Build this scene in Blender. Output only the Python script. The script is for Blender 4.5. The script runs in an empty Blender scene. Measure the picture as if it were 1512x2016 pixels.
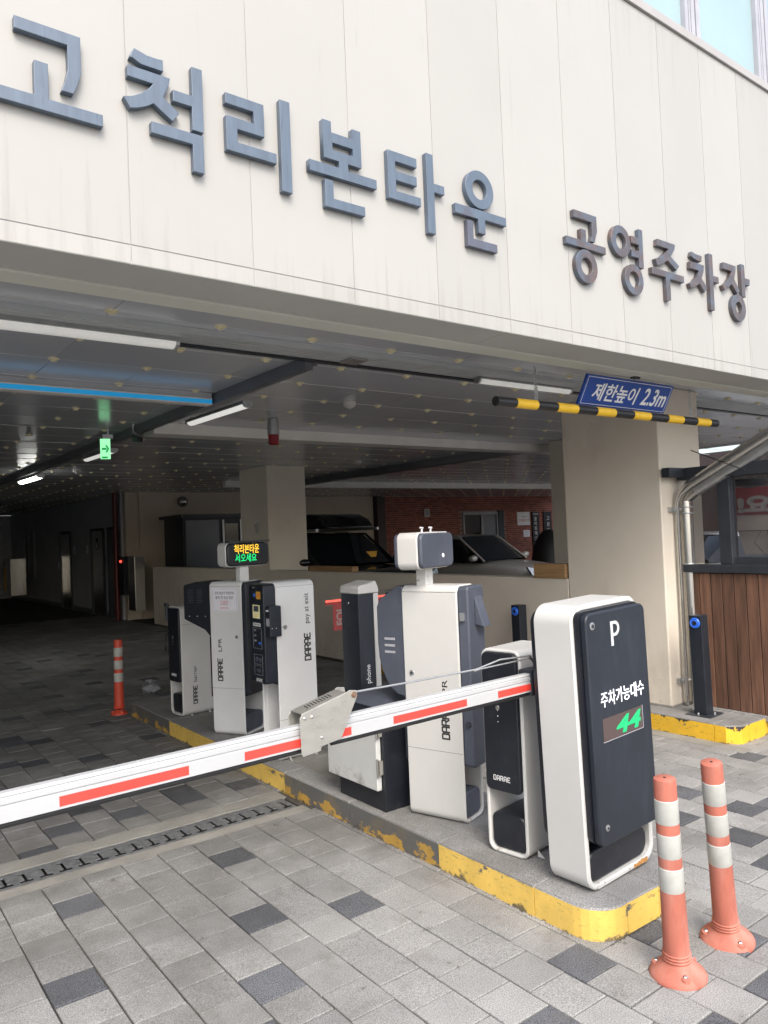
import bpy, math, random, json
from mathutils import Matrix, Vector, Euler
R = math.radians
random.seed(7)
S = bpy.context.scene
COL = S.collection

# ------------------------------------------------------------------ camera
cam = bpy.data.cameras.new('camera'); co = bpy.data.objects.new('camera', cam); COL.objects.link(co)
cam.sensor_fit = 'VERTICAL'; cam.sensor_height = 36.0; cam.lens = 26.68
cam.clip_start = 0.05; cam.clip_end = 600
co.matrix_world = Matrix(((0.79803, 0.01532, -0.60242, 0), (-0.60123, -0.04752, -0.79766, 0), (-0.04085, 0.99875, -0.02871, 1.6), (0, 0, 0, 1)))
S.camera = co
# ------------------------------------------------------------------ sky, sun, exposure
W = bpy.data.worlds.new('World'); S.world = W; W.use_nodes = True
nt = W.node_tree; bg = nt.nodes['Background']
sk = nt.nodes.new('ShaderNodeTexSky'); sk.sky_type = 'NISHITA'; sk.sun_disc = False
SUN_EL, SUN_AZ = 48, 205          # sun behind the camera, a little to the left of the street
sk.sun_elevation = R(SUN_EL); sk.sun_rotation = R(SUN_AZ); sk.air_density = 1.0; sk.dust_density = 4.0; sk.ozone_density = 1.0
hs = nt.nodes.new('ShaderNodeHueSaturation'); hs.inputs['Saturation'].default_value = 0.75
nt.links.new(sk.outputs[0], hs.inputs['Color']); nt.links.new(hs.outputs[0], bg.inputs[0]); bg.inputs[1].default_value = 0.15
sun = bpy.data.lights.new('sun', 'SUN'); so = bpy.data.objects.new('sun', sun); COL.objects.link(so)
sun.energy = 0.55; sun.angle = R(25); sun.color = (1, 0.975, 0.94)
d = Vector((math.sin(R(SUN_AZ)) * math.cos(R(SUN_EL)), math.cos(R(SUN_AZ)) * math.cos(R(SUN_EL)), math.sin(R(SUN_EL))))
so.rotation_euler = d.to_track_quat('Z', 'Y').to_euler(); so.location = d * 50
S.view_settings.view_transform = 'Standard'; S.view_settings.look = 'None'; S.view_settings.gamma = 1
S.view_settings.use_curve_mapping = False
S.view_settings.exposure = 1.42

# ------------------------------------------------------------------ materials
MATS = {}
def mat(name, col, rough=0.6, metal=0.0, var=0.12, scale=6.0, bump=0.0, bscale=60.0, stretch=(1, 1, 1), col2=None, lo=0.35, hi=0.65,
        emit=None, estr=0.0, spec=0.5, coat=0.0, speck=0.0, sscale=350.0, rvar=0.0, coords='Object', rand=0.0, extra=None, alpha=None):
    m = bpy.data.materials.new(name); m.use_nodes = True; n = m.node_tree.nodes; l = m.node_tree.links
    b = n['Principled BSDF']; b.inputs['Roughness'].default_value = rough; b.inputs['Metallic'].default_value = metal
    b.inputs['Specular IOR Level'].default_value = spec; b.inputs['Coat Weight'].default_value = coat
    if coords == 'World':
        g = n.new('ShaderNodeNewGeometry'); src = g.outputs['Position']
    else:
        g = n.new('ShaderNodeTexCoord'); src = g.outputs['Object']
    mp = n.new('ShaderNodeMapping'); mp.inputs['Scale'].default_value = stretch; l.new(src, mp.inputs[0])
    nz = n.new('ShaderNodeTexNoise'); nz.inputs['Scale'].default_value = scale; nz.inputs['Detail'].default_value = 6; nz.inputs['Roughness'].default_value = 0.6
    l.new(mp.outputs[0], nz.inputs['Vector'])
    mr = n.new('ShaderNodeMapRange'); mr.inputs[1].default_value = lo; mr.inputs[2].default_value = hi; mr.clamp = True
    l.new(nz.outputs['Fac'], mr.inputs[0])
    c2 = col2 if col2 else tuple(c * (1 - var) for c in col)
    mx = n.new('ShaderNodeMix'); mx.data_type = 'RGBA'; mx.inputs[6].default_value = (*c2, 1); mx.inputs[7].default_value = (*col, 1)
    l.new(mr.outputs[0], mx.inputs[0]); out = mx.outputs[2]
    if speck:
        n2 = n.new('ShaderNodeTexNoise'); n2.inputs['Scale'].default_value = sscale; n2.inputs['Detail'].default_value = 2; l.new(src, n2.inputs['Vector'])
        r2 = n.new('ShaderNodeMapRange'); r2.inputs[1].default_value = 0.36; r2.inputs[2].default_value = 0.64; r2.inputs[3].default_value = 1 - speck; r2.inputs[4].default_value = 1 + speck
        l.new(n2.outputs['Fac'], r2.inputs[0])
        m2 = n.new('ShaderNodeVectorMath'); m2.operation = 'SCALE'; l.new(out, m2.inputs[0]); l.new(r2.outputs[0], m2.inputs['Scale']); out = m2.outputs[0]
    if rand:
        oi = n.new('ShaderNodeObjectInfo'); gi = n.new('ShaderNodeNewGeometry')
        a = n.new('ShaderNodeMath'); a.operation = 'ADD'; l.new(oi.outputs['Random'], a.inputs[0]); l.new(gi.outputs['Random Per Island'], a.inputs[1])
        f = n.new('ShaderNodeMath'); f.operation = 'FRACT'; l.new(a.outputs[0], f.inputs[0])
        r3 = n.new('ShaderNodeMapRange'); r3.inputs[3].default_value = 1 - rand; r3.inputs[4].default_value = 1 + rand; l.new(f.outputs[0], r3.inputs[0])
        m3 = n.new('ShaderNodeVectorMath'); m3.operation = 'SCALE'; l.new(out, m3.inputs[0]); l.new(r3.outputs[0], m3.inputs['Scale']); out = m3.outputs[0]
    if extra: out = extra(n, l, out, src)
    l.new(out, b.inputs['Base Color'])
    if rvar:
        rr = n.new('ShaderNodeMapRange'); rr.inputs[3].default_value = rough - rvar; rr.inputs[4].default_value = rough + rvar
        l.new(nz.outputs['Fac'], rr.inputs[0]); l.new(rr.outputs[0], b.inputs['Roughness'])
    if bump:
        n4 = n.new('ShaderNodeTexNoise'); n4.inputs['Scale'].default_value = bscale; n4.inputs['Detail'].default_value = 4; l.new(mp.outputs[0], n4.inputs['Vector'])
        bp = n.new('ShaderNodeBump'); bp.inputs['Strength'].default_value = bump; bp.inputs['Distance'].default_value = 0.004
        l.new(n4.outputs['Fac'], bp.inputs['Height']); l.new(bp.outputs[0], b.inputs['Normal'])
    if emit:
        b.inputs['Emission Color'].default_value = (*emit, 1); b.inputs['Emission Strength'].default_value = estr
    if alpha is not None: b.inputs['Alpha'].default_value = alpha
    MATS[name] = m
    return m

def blotch(scale, lo, hi, color, coords_scale=(1, 1, 1), fac=1.0, zr=None, axis='Z', off=(0, 0, 0)):
    """a second layer of dirt, rust, lost paint or painted-in shade laid over a material; zr = (z where it is full, z where it ends)"""
    def f(n, l, out, src):
        mp = n.new('ShaderNodeMapping'); mp.inputs['Scale'].default_value = coords_scale; mp.inputs['Location'].default_value = off; l.new(src, mp.inputs[0])
        nz = n.new('ShaderNodeTexNoise'); nz.inputs['Scale'].default_value = scale; nz.inputs['Detail'].default_value = 7; nz.inputs['Roughness'].default_value = 0.65; l.new(mp.outputs[0], nz.inputs['Vector'])
        val = nz.outputs['Fac']
        if zr:
            sp = n.new('ShaderNodeSeparateXYZ'); l.new(src, sp.inputs[0])
            z = n.new('ShaderNodeMapRange'); z.inputs[1].default_value = zr[0]; z.inputs[2].default_value = zr[1]; z.inputs[3].default_value = zr[2] if len(zr) > 2 else 0.35; z.inputs[4].default_value = 0.0
            l.new(sp.outputs[axis], z.inputs[0])
            ad = n.new('ShaderNodeMath'); ad.operation = 'ADD'; l.new(val, ad.inputs[0]); l.new(z.outputs[0], ad.inputs[1]); val = ad.outputs[0]
        mr = n.new('ShaderNodeMapRange'); mr.inputs[1].default_value = lo; mr.inputs[2].default_value = hi; mr.inputs[4].default_value = fac; l.new(val, mr.inputs[0])
        mx = n.new('ShaderNodeMix'); mx.data_type = 'RGBA'; mx.inputs[7].default_value = (*color, 1)
        l.new(mr.outputs[0], mx.inputs[0]); l.new(out, mx.inputs[6])
        return mx.outputs[2]
    return f
def chain(*fs):
    def f(n, l, out, src):
        for g in fs: out = g(n, l, out, src)
        return out
    return f

dirt_shade_world = chain(blotch(1.3, 0.50, 0.74, (0.088, 0.085, 0.078), fac=0.66, zr=(4.2, 2.4, 0.20), axis='Y'), blotch(5, 0.54, 0.74, (0.115, 0.105, 0.09), fac=0.5), blotch(10, 0.655, 0.68, (0.06, 0.055, 0.045), fac=0.55), blotch(26, 0.70, 0.715, (0.5, 0.49, 0.46), fac=0.6))  # first layer mixes greasy dirt with painted shade under the soffit, growing inwards
M_pav = mat('granite_paver_light', (0.275, 0.273, 0.263), 0.85, var=0.16, scale=3, speck=0.34, sscale=230, bump=0.55, bscale=260, rand=0.13, coords='World', extra=dirt_shade_world)
M_pavd = mat('granite_paver_dark', (0.092, 0.096, 0.104), 0.8, var=0.25, scale=5, speck=0.6, sscale=230, bump=0.5, bscale=260, rand=0.38, coords='World', extra=blotch(6, 0.55, 0.75, (0.13, 0.125, 0.115), fac=0.5))
M_mortar = mat('sand_joint', (0.085, 0.08, 0.07), 0.95, var=0.6, scale=2.2, speck=0.4, sscale=90, coords='World')
M_conc = mat('concrete', (0.27, 0.262, 0.235), 0.9, var=0.3, scale=3.5, speck=0.12, sscale=160, bump=0.4, bscale=80, coords='World')
M_gran = mat('granite_kerb_top', (0.25, 0.248, 0.24), 0.85, var=0.2, scale=4, speck=0.4, sscale=230, bump=0.4, bscale=240, rand=0.07, coords='World',
             extra=blotch(2.2, 0.45, 0.72, (0.12, 0.112, 0.10), fac=0.6))
def paint(worn):
    return chain(blotch(5.5, 0.50 if worn else 0.69, 0.53 if worn else 0.71, (0.105, 0.105, 0.10), (1, 1, 1.6), 1.0, (0.135, 0.02, 0.26 if worn else 0.12)),
                 blotch(60, 0.60, 0.72, (0.14, 0.10, 0.04), fac=0.6), blotch(3, 0.5, 0.8, (0.30, 0.20, 0.06), fac=0.45), blotch(14, 0.62, 0.70, (0.10, 0.09, 0.07), (1, 1, 4), 0.55, (0.11, 0.03, 0.06)),
                 blotch(9, 0.64, 0.70, (0.07, 0.068, 0.06), fac=0.85, zr=(0.0, 0.03, 0.16)))
M_yel = mat('yellow_kerb_paint', (0.74, 0.50, 0.11), 0.55, var=0.14, scale=8, bump=0.3, bscale=90, coords='World', extra=paint(False))
M_yelw = mat('worn_yellow_kerb_paint', (0.52, 0.31, 0.06), 0.6, var=0.25, scale=8, bump=0.4, bscale=90, coords='World', extra=paint(True))
M_yel2 = mat('bright_yellow_kerb_paint', (0.78, 0.47, 0.03), 0.5, var=0.12, scale=8, bump=0.3, bscale=90, coords='World', extra=chain(paint(False), blotch(3.2, 0.66, 0.675, (0.03, 0.03, 0.03), (1, 1, 0.5), 1.0, (0.13, 0.06, 0.16))))
streak = chain(blotch(3.0, 0.52, 0.85, (0.33, 0.32, 0.30), (3, 1, 0.15), 0.05), blotch(30, 0.56, 0.85, (0.30, 0.29, 0.265), (3, 1, 0.10), 0.09),
               blotch(5, 0.64, 0.92, (0.22, 0.205, 0.18), (6, 1, 0.3), 0.42, (2.50, 2.85, 0.2)), blotch(5, 0.64, 0.92, (0.27, 0.265, 0.25), (6, 1, 0.3), 0.4, (4.55, 4.1, 0.2)))
M_wall = mat('cream_wall_panel', (0.378, 0.371, 0.348), 0.55, var=0.04, scale=1.3, rand=0.03, coords='World', extra=streak)
M_cope = mat('wall_coping', (0.38, 0.365, 0.35), 0.5, var=0.08, scale=4, coords='World')
M_gap = mat('panel_joint_sealant', (0.40, 0.39, 0.385), 0.8)
M_soff = mat('painted_soffit', (0.48, 0.475, 0.445), 0.7, var=0.08, scale=2.5, coords='World', extra=blotch(40, 0.66, 0.72, (0.15, 0.14, 0.12), fac=0.5))
M_trim = mat('pale_green_trim', (0.62, 0.63, 0.55), 0.6, var=0.07, scale=3, coords='World')
M_ceil = mat('grey_metal_ceiling_tile', (0.60, 0.62, 0.66), 0.22, 0.22, var=0.05, scale=0.8, rand=0.05, coords='World')
M_ceilj = mat('ceiling_joint', (0.62, 0.62, 0.58), 0.5, 0.3)
M_stud = mat('yellowed_plastic_stud', (0.78, 0.70, 0.46), 0.45, var=0.2, scale=40, rand=0.15)
M_letter = mat('slate_blue_letter', (0.125, 0.16, 0.205), 0.42, 0.25, var=0.18, scale=9, stretch=(4, 1, 0.6), coords='World', extra=blotch(18, 0.6, 0.75, (0.06, 0.085, 0.125), (5, 1, 0.4), 0.7))
M_letterb = mat('bronze_weathered_letter', (0.115, 0.098, 0.10), 0.42, 0.25, var=0.2, scale=9, stretch=(3, 1, 0.8), coords='World',
                extra=chain(blotch(7, 0.46, 0.60, (0.105, 0.135, 0.175), (1.3, 1, 1.3), 0.8), blotch(11, 0.55, 0.62, (0.17, 0.105, 0.085), (1, 1, 1), 0.55)))
M_letterm = mat('part_weathered_letter', (0.125, 0.16, 0.205), 0.42, 0.25, var=0.18, scale=9, coords='World', extra=blotch(6, 0.62, 0.72, (0.105, 0.105, 0.13), fac=0.8, zr=(2.98, 3.14, 0.22)))
M_pill = mat('beige_painted_render', (0.70, 0.635, 0.535), 0.7, var=0.06, scale=2.2, bump=0.12, bscale=35, coords='World', extra=chain(blotch(26, 0.68, 0.72, (0.25, 0.22, 0.18), fac=0.5), blotch(3, 0.58, 0.85, (0.42, 0.36, 0.28), (1, 1, .5), 0.5, (0.1, 0.9, 0.18)), blotch(14, 0.72, 0.78, (0.2, 0.18, 0.15), (1, 1, 3), 0.6, (0.1, 0.5, 0.14))))
M_white = mat('ivory_powder_coat', (0.52, 0.515, 0.49), 0.38, var=0.04, scale=5, spec=0.5, extra=chain(blotch(16, 0.66, 0.80, (0.42, 0.40, 0.35), (1, 1, 0.5), 0.3), blotch(30, 0.70, 0.78, (0.20, 0.15, 0.10), fac=0.7, zr=(0.0, 0.06, 0.14))))
M_whiter = mat('ivory_powder_coat_rusted', (0.52, 0.52, 0.50), 0.36, var=0.04, scale=5, extra=chain(blotch(20, 0.66, 0.78, (0.45, 0.42, 0.36), fac=0.35),
               blotch(14, 0.80, 0.90, (0.50, 0.21, 0.06), fac=0.8, zr=(0.44, 0.27, 0.38), axis='X') if False else blotch(30, 0.70, 0.78, (0.14, 0.09, 0.06), fac=0.8, zr=(0.0, 0.05, 0.16))))
M_rust = mat('orange_rust', (0.55, 0.27, 0.08), 0.8, var=0.5, scale=60)
M_silver = mat('silver_grey_coat', (0.66, 0.665, 0.655), 0.42, 0.0, var=0.05, scale=5, extra=blotch(16, 0.66, 0.80, (0.42, 0.40, 0.36), (1, 1, 0.5), 0.4))
M_navy = mat('charcoal_navy_panel', (0.017, 0.022, 0.031), 0.42, var=0.25, scale=3, spec=0.45, bump=0.06, bscale=300, extra=chain(blotch(6, 0.5, 0.85, (0.045, 0.054, 0.068), (3, 1, 0.6), 0.5), blotch(140, 0.72, 0.78, (0.16, 0.17, 0.18), fac=0.6)))
M_black = mat('black_plastic', (0.013, 0.015, 0.021), 0.35, var=0.2, scale=5, extra=blotch(20, 0.55, 0.8, (0.035, 0.035, 0.04), fac=0.6))
M_hood = mat('dark_grey_plastic_hood', (0.065, 0.075, 0.098), 0.5, var=0.15, scale=6, bump=0.1, bscale=300, extra=blotch(5, 0.5, 0.8, (0.11, 0.115, 0.14), (2, 1, 1), 0.6))
M_print = mat('black_print', (0.03, 0.03, 0.03), 0.5)
M_wprint = mat('white_print', (0.8, 0.8, 0.8), 0.5)
M_lprint = mat('lit_white_lettering', (0.9, 0.9, 0.95), 0.5, emit=(0.9, 0.93, 1), estr=0.35)
M_gprint = mat('grey_print', (0.35, 0.35, 0.38), 0.5)
M_rprint = mat('red_print', (0.6, 0.05, 0.04), 0.5)
M_seam = mat('seam_line', (0.05, 0.05, 0.05), 0.8)
M_steel = mat('stainless_steel', (0.62, 0.61, 0.58), 0.22, 0.95, var=0.08, scale=8, stretch=(1, 1, 0.3), rvar=0.06)
M_galv = mat('galvanised_steel', (0.50, 0.51, 0.51), 0.4, 0.8, var=0.15, scale=25)
M_plate = mat('brushed_plate', (0.60, 0.585, 0.53), 0.30, 0.75, var=0.12, scale=14, stretch=(0.5, 1, 2.5), rvar=0.1, extra=blotch(20, 0.62, 0.7, (0.35, 0.34, 0.30), (0.5, 1, 2), 0.5))
M_alu = mat('white_aluminium_boom', (0.46, 0.47, 0.475), 0.38, 0.1, var=0.05, scale=6, stretch=(0.3, 1, 1))
M_red = mat('red_reflective_tape', (0.80, 0.06, 0.045), 0.4, emit=(1, 0.05, 0.03), estr=0.0)
M_rubber = mat('black_rubber', (0.018, 0.018, 0.02), 0.6)
M_orange = mat('faded_orange_plastic', (0.45, 0.14, 0.095), 0.72, var=0.25, scale=12, stretch=(1, 1, 0.3), extra=chain(blotch(8, 0.45, 0.72, (0.48, 0.23, 0.18), (1, 1, 0.3), 0.9), blotch(22, 0.62, 0.75, (0.30, 0.11, 0.08), (1, 1, 0.3), 0.5)))
M_orange2 = mat('red_orange_plastic', (0.62, 0.075, 0.035), 0.5, var=0.2, scale=12, stretch=(1, 1, 0.3))
M_band = mat('grey_white_reflective_band', (0.47, 0.475, 0.44), 0.35, var=0.12, scale=20, extra=blotch(5, 0.56, 0.60, (0.28, 0.31, 0.24), (4, 4, 0.3), 0.6))
M_hole = mat('dark_hole', (0.01, 0.01, 0.01), 0.9)
M_blue = mat('blue_plastic_ring', (0.03, 0.16, 0.75), 0.3)
M_bluesign = mat('blue_sign_enamel', (0.018, 0.065, 0.30), 0.35, var=0.1, scale=6)
M_beamblue = mat('sky_blue_strip', (0.02, 0.42, 0.85), 0.5, emit=(0.02, 0.35, 0.75), estr=0.12)
M_barY = mat('yellow_tape', (0.85, 0.52, 0.03), 0.4, var=0.1, scale=15)
M_barB = mat('black_tape', (0.02, 0.02, 0.022), 0.35, var=0.1, scale=15)
M_dsteel = mat('dark_painted_steel', (0.042, 0.048, 0.058), 0.45, 0.3, var=0.2, scale=6)
M_wood = mat('reddish_brown_plank', (0.165, 0.082, 0.05), 0.6, var=0.5, scale=5, stretch=(6, 6, 0.5), rand=0.28, bump=0.25, bscale=30, coords='World')
M_block = mat('pale_timber', (0.40, 0.24, 0.11), 0.7, var=0.35, scale=5, stretch=(3, 0.4, 8), coords='World')
M_brick = mat('red_brick', (0.32, 0.10, 0.068), 0.8, var=0.3, scale=9, rand=0.3, coords='World', bump=0.2, bscale=60)
M_bmort = mat('brick_mortar', (0.34, 0.27, 0.24), 0.9, coords='World')
M_dwall = mat('grey_painted_wall', (0.46, 0.475, 0.50), 0.65, var=0.12, scale=1.5, coords='World')
M_tan = mat('tan_painted_wall', (0.58, 0.50, 0.40), 0.7, var=0.1, scale=1.3, coords='World')
M_brownw = mat('dark_brown_cladding', (0.055, 0.04, 0.035), 0.6, var=0.2, scale=3, coords='World')
M_glassd = mat('dark_glass', (0.012, 0.014, 0.018), 0.06, 0.0, spec=0.8)
M_glassu = mat('pale_sky_glass', (0.33, 0.45, 0.475), 0.08, 0.0, var=0.12, scale=0.8, spec=0.6, coords='World')
M_wframe = mat('white_window_frame', (0.40, 0.40, 0.43), 0.45)
M_beamd = mat('dark_grey_beam', (0.17, 0.18, 0.20), 0.4, 0.4, var=0.1, scale=3, coords='World')
M_beamw = mat('white_beam_trim', (0.80, 0.78, 0.73), 0.5, var=0.1, scale=3, coords='World')
M_hous = mat('shutter_housing', (0.55, 0.57, 0.57), 0.42, 0.3, var=0.1, scale=3, coords='World')
M_tube = mat('fluorescent_diffuser', (0.75, 0.75, 0.72), 0.35, emit=(1, 0.99, 0.94), estr=0.10)
M_tubeon = mat('fluorescent_diffuser_lit', (0.8, 0.8, 0.8), 0.35, emit=(1, 0.99, 0.93), estr=12.0)
M_tubemid = mat('fluorescent_diffuser_dim', (0.8, 0.8, 0.8), 0.35, emit=(1, 0.99, 0.93), estr=0.22)
M_exit = mat('exit_sign_green', (0.01, 0.25, 0.06), 0.4, emit=(0.0, 0.35, 0.08), estr=0.3)
M_exitw = mat('exit_sign_pale', (0.4, 0.8, 0.5), 0.4, emit=(0.30, 0.9, 0.42), estr=0.42)
M_ledy = mat('led_yellow', (0.7, 0.45, 0.05), 0.5, emit=(1, 0.55, 0.03), estr=0.5)
M_ledg = mat('led_green', (0.01, 0.45, 0.15), 0.5, emit=(0.0, 0.62, 0.16), estr=0.5)
def leddots(n, l, out, src):
    a = n.new('ShaderNodeTexVoronoi'); a.inputs['Scale'].default_value = 190; a.inputs['Randomness'].default_value = 0.0; l.new(src, a.inputs['Vector'])
    mr = n.new('ShaderNodeMapRange'); mr.inputs[1].default_value = 0.25; mr.inputs[2].default_value = 0.55; l.new(a.outputs['Distance'], mr.inputs[0])
    mx = n.new('ShaderNodeMix'); mx.data_type = 'RGBA'; mx.inputs[6].default_value = (0.02, 0.85, 0.35, 1); l.new(mr.outputs[0], mx.inputs[0]); mx.inputs[7].default_value = (0.0, 0.10, 0.03, 1)
    l.new(mx.outputs[2], n['Principled BSDF'].inputs['Emission Color']); return out
M_leddig = mat('led_green_dots', (0.01, 0.3, 0.1), 0.5, emit=(0, 0.6, 0.2), estr=0.55, extra=leddots)
M_ledoff = mat('led_matrix_dark', (0.012, 0.013, 0.018), 0.4)
def ledgrid(n, l, out, src):
    a = n.new('ShaderNodeTexVoronoi'); a.inputs['Scale'].default_value = 190; a.inputs['Randomness'].default_value = 0.0; l.new(src, a.inputs['Vector'])
    mr = n.new('ShaderNodeMapRange'); mr.inputs[1].default_value = 0.2; mr.inputs[2].default_value = 0.5; l.new(a.outputs['Distance'], mr.inputs[0])
    mx = n.new('ShaderNodeMix'); mx.data_type = 'RGBA'; mx.inputs[6].default_value = (0.15, 0.10, 0.09, 1); l.new(mr.outputs[0], mx.inputs[0]); mx.inputs[7].default_value = (0.025, 0.02, 0.02, 1)
    return mx.outputs[2]
M_ledbrown = mat('led_matrix_unlit', (0.1, 0.08, 0.07), 0.5, extra=ledgrid)
M_screen = mat('pale_yellow_screen', (0.55, 0.52, 0.30), 0.3, emit=(0.8, 0.75, 0.4), estr=0.08)
M_sticker = mat('orange_sticker', (0.75, 0.42, 0.06), 0.5)
M_paper = mat('laminated_paper', (0.80, 0.79, 0.84), 0.3)
M_siren = mat('red_lens', (0.25, 0.012, 0.02), 0.2)
M_carG = mat('grey_beige_car_paint', (0.56, 0.53, 0.48), 0.28, 0.2, var=0.06, scale=2, coat=0.7)
M_carK = mat('black_car_paint', (0.012, 0.013, 0.016), 0.18, 0.2, var=0.1, scale=2, coat=0.8)
M_carW = mat('white_car_paint', (0.70, 0.70, 0.69), 0.22, 0.0, var=0.04, scale=2, coat=0.7)
M_lens = mat('headlight_lens', (0.6, 0.6, 0.6), 0.1, 0.3, var=0.5, scale=30)
M_banred = mat('faded_red_banner', (0.33, 0.045, 0.06), 0.7, var=0.15, scale=8)
M_banwht = mat('faded_pale_banner', (0.50, 0.45, 0.43), 0.7, var=0.12, scale=8)
M_placard = mat('pink_red_placard', (0.55, 0.10, 0.10), 0.5, var=0.15, scale=15)
M_ledred = mat('red_boom_led', (0.8, 0.1, 0.08), 0.4, emit=(1, 0.08, 0.05), estr=0.8)
M_redpipe = mat('dark_red_pipe', (0.12, 0.014, 0.014), 0.4)
M_cast = mat('cast_iron_grate', (0.21, 0.22, 0.225), 0.5, 0.3, var=0.4, scale=30, bump=0.0, coords='World')
_n = M_cast.node_tree.nodes; _l = M_cast.node_tree.links
_g = _n.new('ShaderNodeNewGeometry'); _w = _n.new('ShaderNodeTexWave'); _w.wave_type = 'BANDS'; _w.bands_direction = 'Y'; _w.inputs['Scale'].default_value = 22; _w.inputs['Distortion'].default_value = 7; _w.inputs['Detail Scale'].default_value = 4
_b = _n.new('ShaderNodeBump'); _b.inputs['Strength'].default_value = 0.7; _b.inputs['Distance'].default_value = 0.003
_l.new(_g.outputs['Position'], _w.inputs['Vector']); _l.new(_w.outputs['Fac'], _b.inputs['Height']); _l.new(_b.outputs[0], _n['Principled BSDF'].inputs['Normal'])
M_bag = mat('translucent_plastic_bag', (0.30, 0.30, 0.31), 0.35, var=0.3, scale=20)
M_mesh = mat('black_mesh_cloth', (0.02, 0.02, 0.022), 0.7, alpha=0.38)
M_ground = mat('street_surface', (0.20, 0.195, 0.185), 0.9, var=0.2, scale=2, coords='World')

# ------------------------------------------------------------------ mesh helpers
class MB:
    def __init__(s): s.v = []; s.f = []; s.mi = []
    def add(s, vs, fs, mi=0):
        o = len(s.v); s.v += [tuple(v) for v in vs]; s.f += [tuple(i + o for i in f) for f in fs]; s.mi += [mi] * len(fs); return s
    def box(s, a, b, mi=0, top=None):
        x0, y0, z0 = a; x1, y1, z1 = b
        s.add([(x0, y0, z0), (x1, y0, z0), (x1, y1, z0), (x0, y1, z0), (x0, y0, z1), (x1, y0, z1), (x1, y1, z1), (x0, y1, z1)],
              [(0, 3, 2, 1), (4, 5, 6, 7), (0, 1, 5, 4), (1, 2, 6, 5), (2, 3, 7, 6), (3, 0, 4, 7)], mi)
        if top is not None: s.mi[-5] = top
        return s
    def prism(s, poly, h0, h1, axis='Y', mi=0, cap=0.0):
        """poly in the two other axes (XZ for Y, YZ for X, XY for Z)"""
        n = len(poly)
        ar = sum(poly[i][0] * poly[(i + 1) % n][1] - poly[(i + 1) % n][0] * poly[i][1] for i in range(n))
        if ar < 0: poly = poly[::-1]
        def P(p, h):
            return (p[0], h, p[1]) if axis == 'Y' else ((h, p[0], p[1]) if axis == 'X' else (p[0], p[1], h))
        vs = [P(p, h0) for p in poly] + [P(p, h1) for p in poly]
        side = [(i, (i + 1) % n, (i + 1) % n + n, i + n) for i in range(n)]
        fs = side + [tuple(range(n))[::-1], tuple(range(n, 2 * n))]
        if axis == 'Y': fs = [f[::-1] for f in fs]
        return s.add(vs, fs, mi)
    def tube(s, pts, r, seg=10, mi=0, caps=True):
        pts = [Vector(p) for p in pts]; rings = []
        for i, p in enumerate(pts):
            t = (pts[min(i + 1, len(pts) - 1)] - pts[max(i - 1, 0)]).normalized()
            u = t.cross(Vector((0, 0, 1)));
            if u.length < 1e-3: u = t.cross(Vector((0, 1, 0)))
            u.normalize(); w = u.cross(t); rr = r[i] if isinstance(r, (list, tuple)) else r
            rings.append([p + u * math.cos(a) * rr + w * math.sin(a) * rr for a in [2 * math.pi * k / seg for k in range(seg)]])
        vs = [v for g in rings for v in g]; fs = []
        for i in range(len(rings) - 1):
            for k in range(seg): fs.append((i * seg + k, i * seg + (k + 1) % seg, (i + 1) * seg + (k + 1) % seg, (i + 1) * seg + k))
        fs = [f[::-1] for f in fs]
        if caps: fs += [tuple(range(seg)), tuple(range((len(rings) - 1) * seg, len(rings) * seg))[::-1]]
        return s.add(vs, fs, mi)
    def lathe(s, prof, c=(0, 0, 0), seg=32, mi=0, axis='Z'):
        vs = []; fs = []
        for r, z in prof:
            for k in range(seg):
                a = 2 * math.pi * k / seg
                p = (r * math.cos(a), r * math.sin(a), z)
                if axis == 'Y': p = (p[0], -p[2], p[1])
                if axis == 'X': p = (-p[2], p[0], p[1])
                vs.append((c[0] + p[0], c[1] + p[1], c[2] + p[2]))
        n = len(prof)
        for i in range(n - 1):
            for k in range(seg): fs.append((i * seg + k, i * seg + (k + 1) % seg, (i + 1) * seg + (k + 1) % seg, (i + 1) * seg + k))
        fs += [tuple(range(seg))[::-1], tuple(range((n - 1) * seg, n * seg))]
        return s.add(vs, fs, mi)
    def build(s, name, m, parent=None, smooth=None, bevel=0.0, kind=None, seg=2):
        me = bpy.data.meshes.new(name); me.from_pydata(s.v, [], s.f)
        for x in (m if isinstance(m, (list, tuple)) else [m]): me.materials.append(x)
        if any(s.mi): me.polygons.foreach_set('material_index', s.mi)
        me.update()
        if smooth is not None:
            me.polygons.foreach_set('use_smooth', [True] * len(me.polygons)); me.set_sharp_from_angle(angle=R(smooth))
        o = bpy.data.objects.new(name, me); COL.objects.link(o)
        if parent is not None: o.parent = parent
        if bevel:
            bv = o.modifiers.new('bevel', 'BEVEL'); bv.width = bevel; bv.segments = seg; bv.limit_method = 'ANGLE'; bv.angle_limit = R(40)
        if kind: o['kind'] = kind
        return o
def tag(o, label=None, cat=None, group=None, kind=None):
    if label: o['label'] = label
    if cat: o['category'] = cat
    if group: o['group'] = group
    if kind: o['kind'] = kind
    return o
def thing(name, label, cat, loc=(0, 0, 0), rot=(0, 0, 0), group=None):
    o = bpy.data.objects.new(name, None); COL.objects.link(o); o.location = loc; o.rotation_euler = rot
    o.empty_display_size = 0.1
    return tag(o, label, cat, group)
def rrect(x0, z0, x1, z1, r, n=6):
    pts = []
    for cx, cz, a0 in ((x1 - r, z0 + r, -90), (x1 - r, z1 - r, 0), (x0 + r, z1 - r, 90), (x0 + r, z0 + r, 180)):
        for k in range(n + 1):
            a = R(a0 + 90 * k / n); pts.append((cx + r * math.cos(a), cz + r * math.sin(a)))
    return pts
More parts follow.
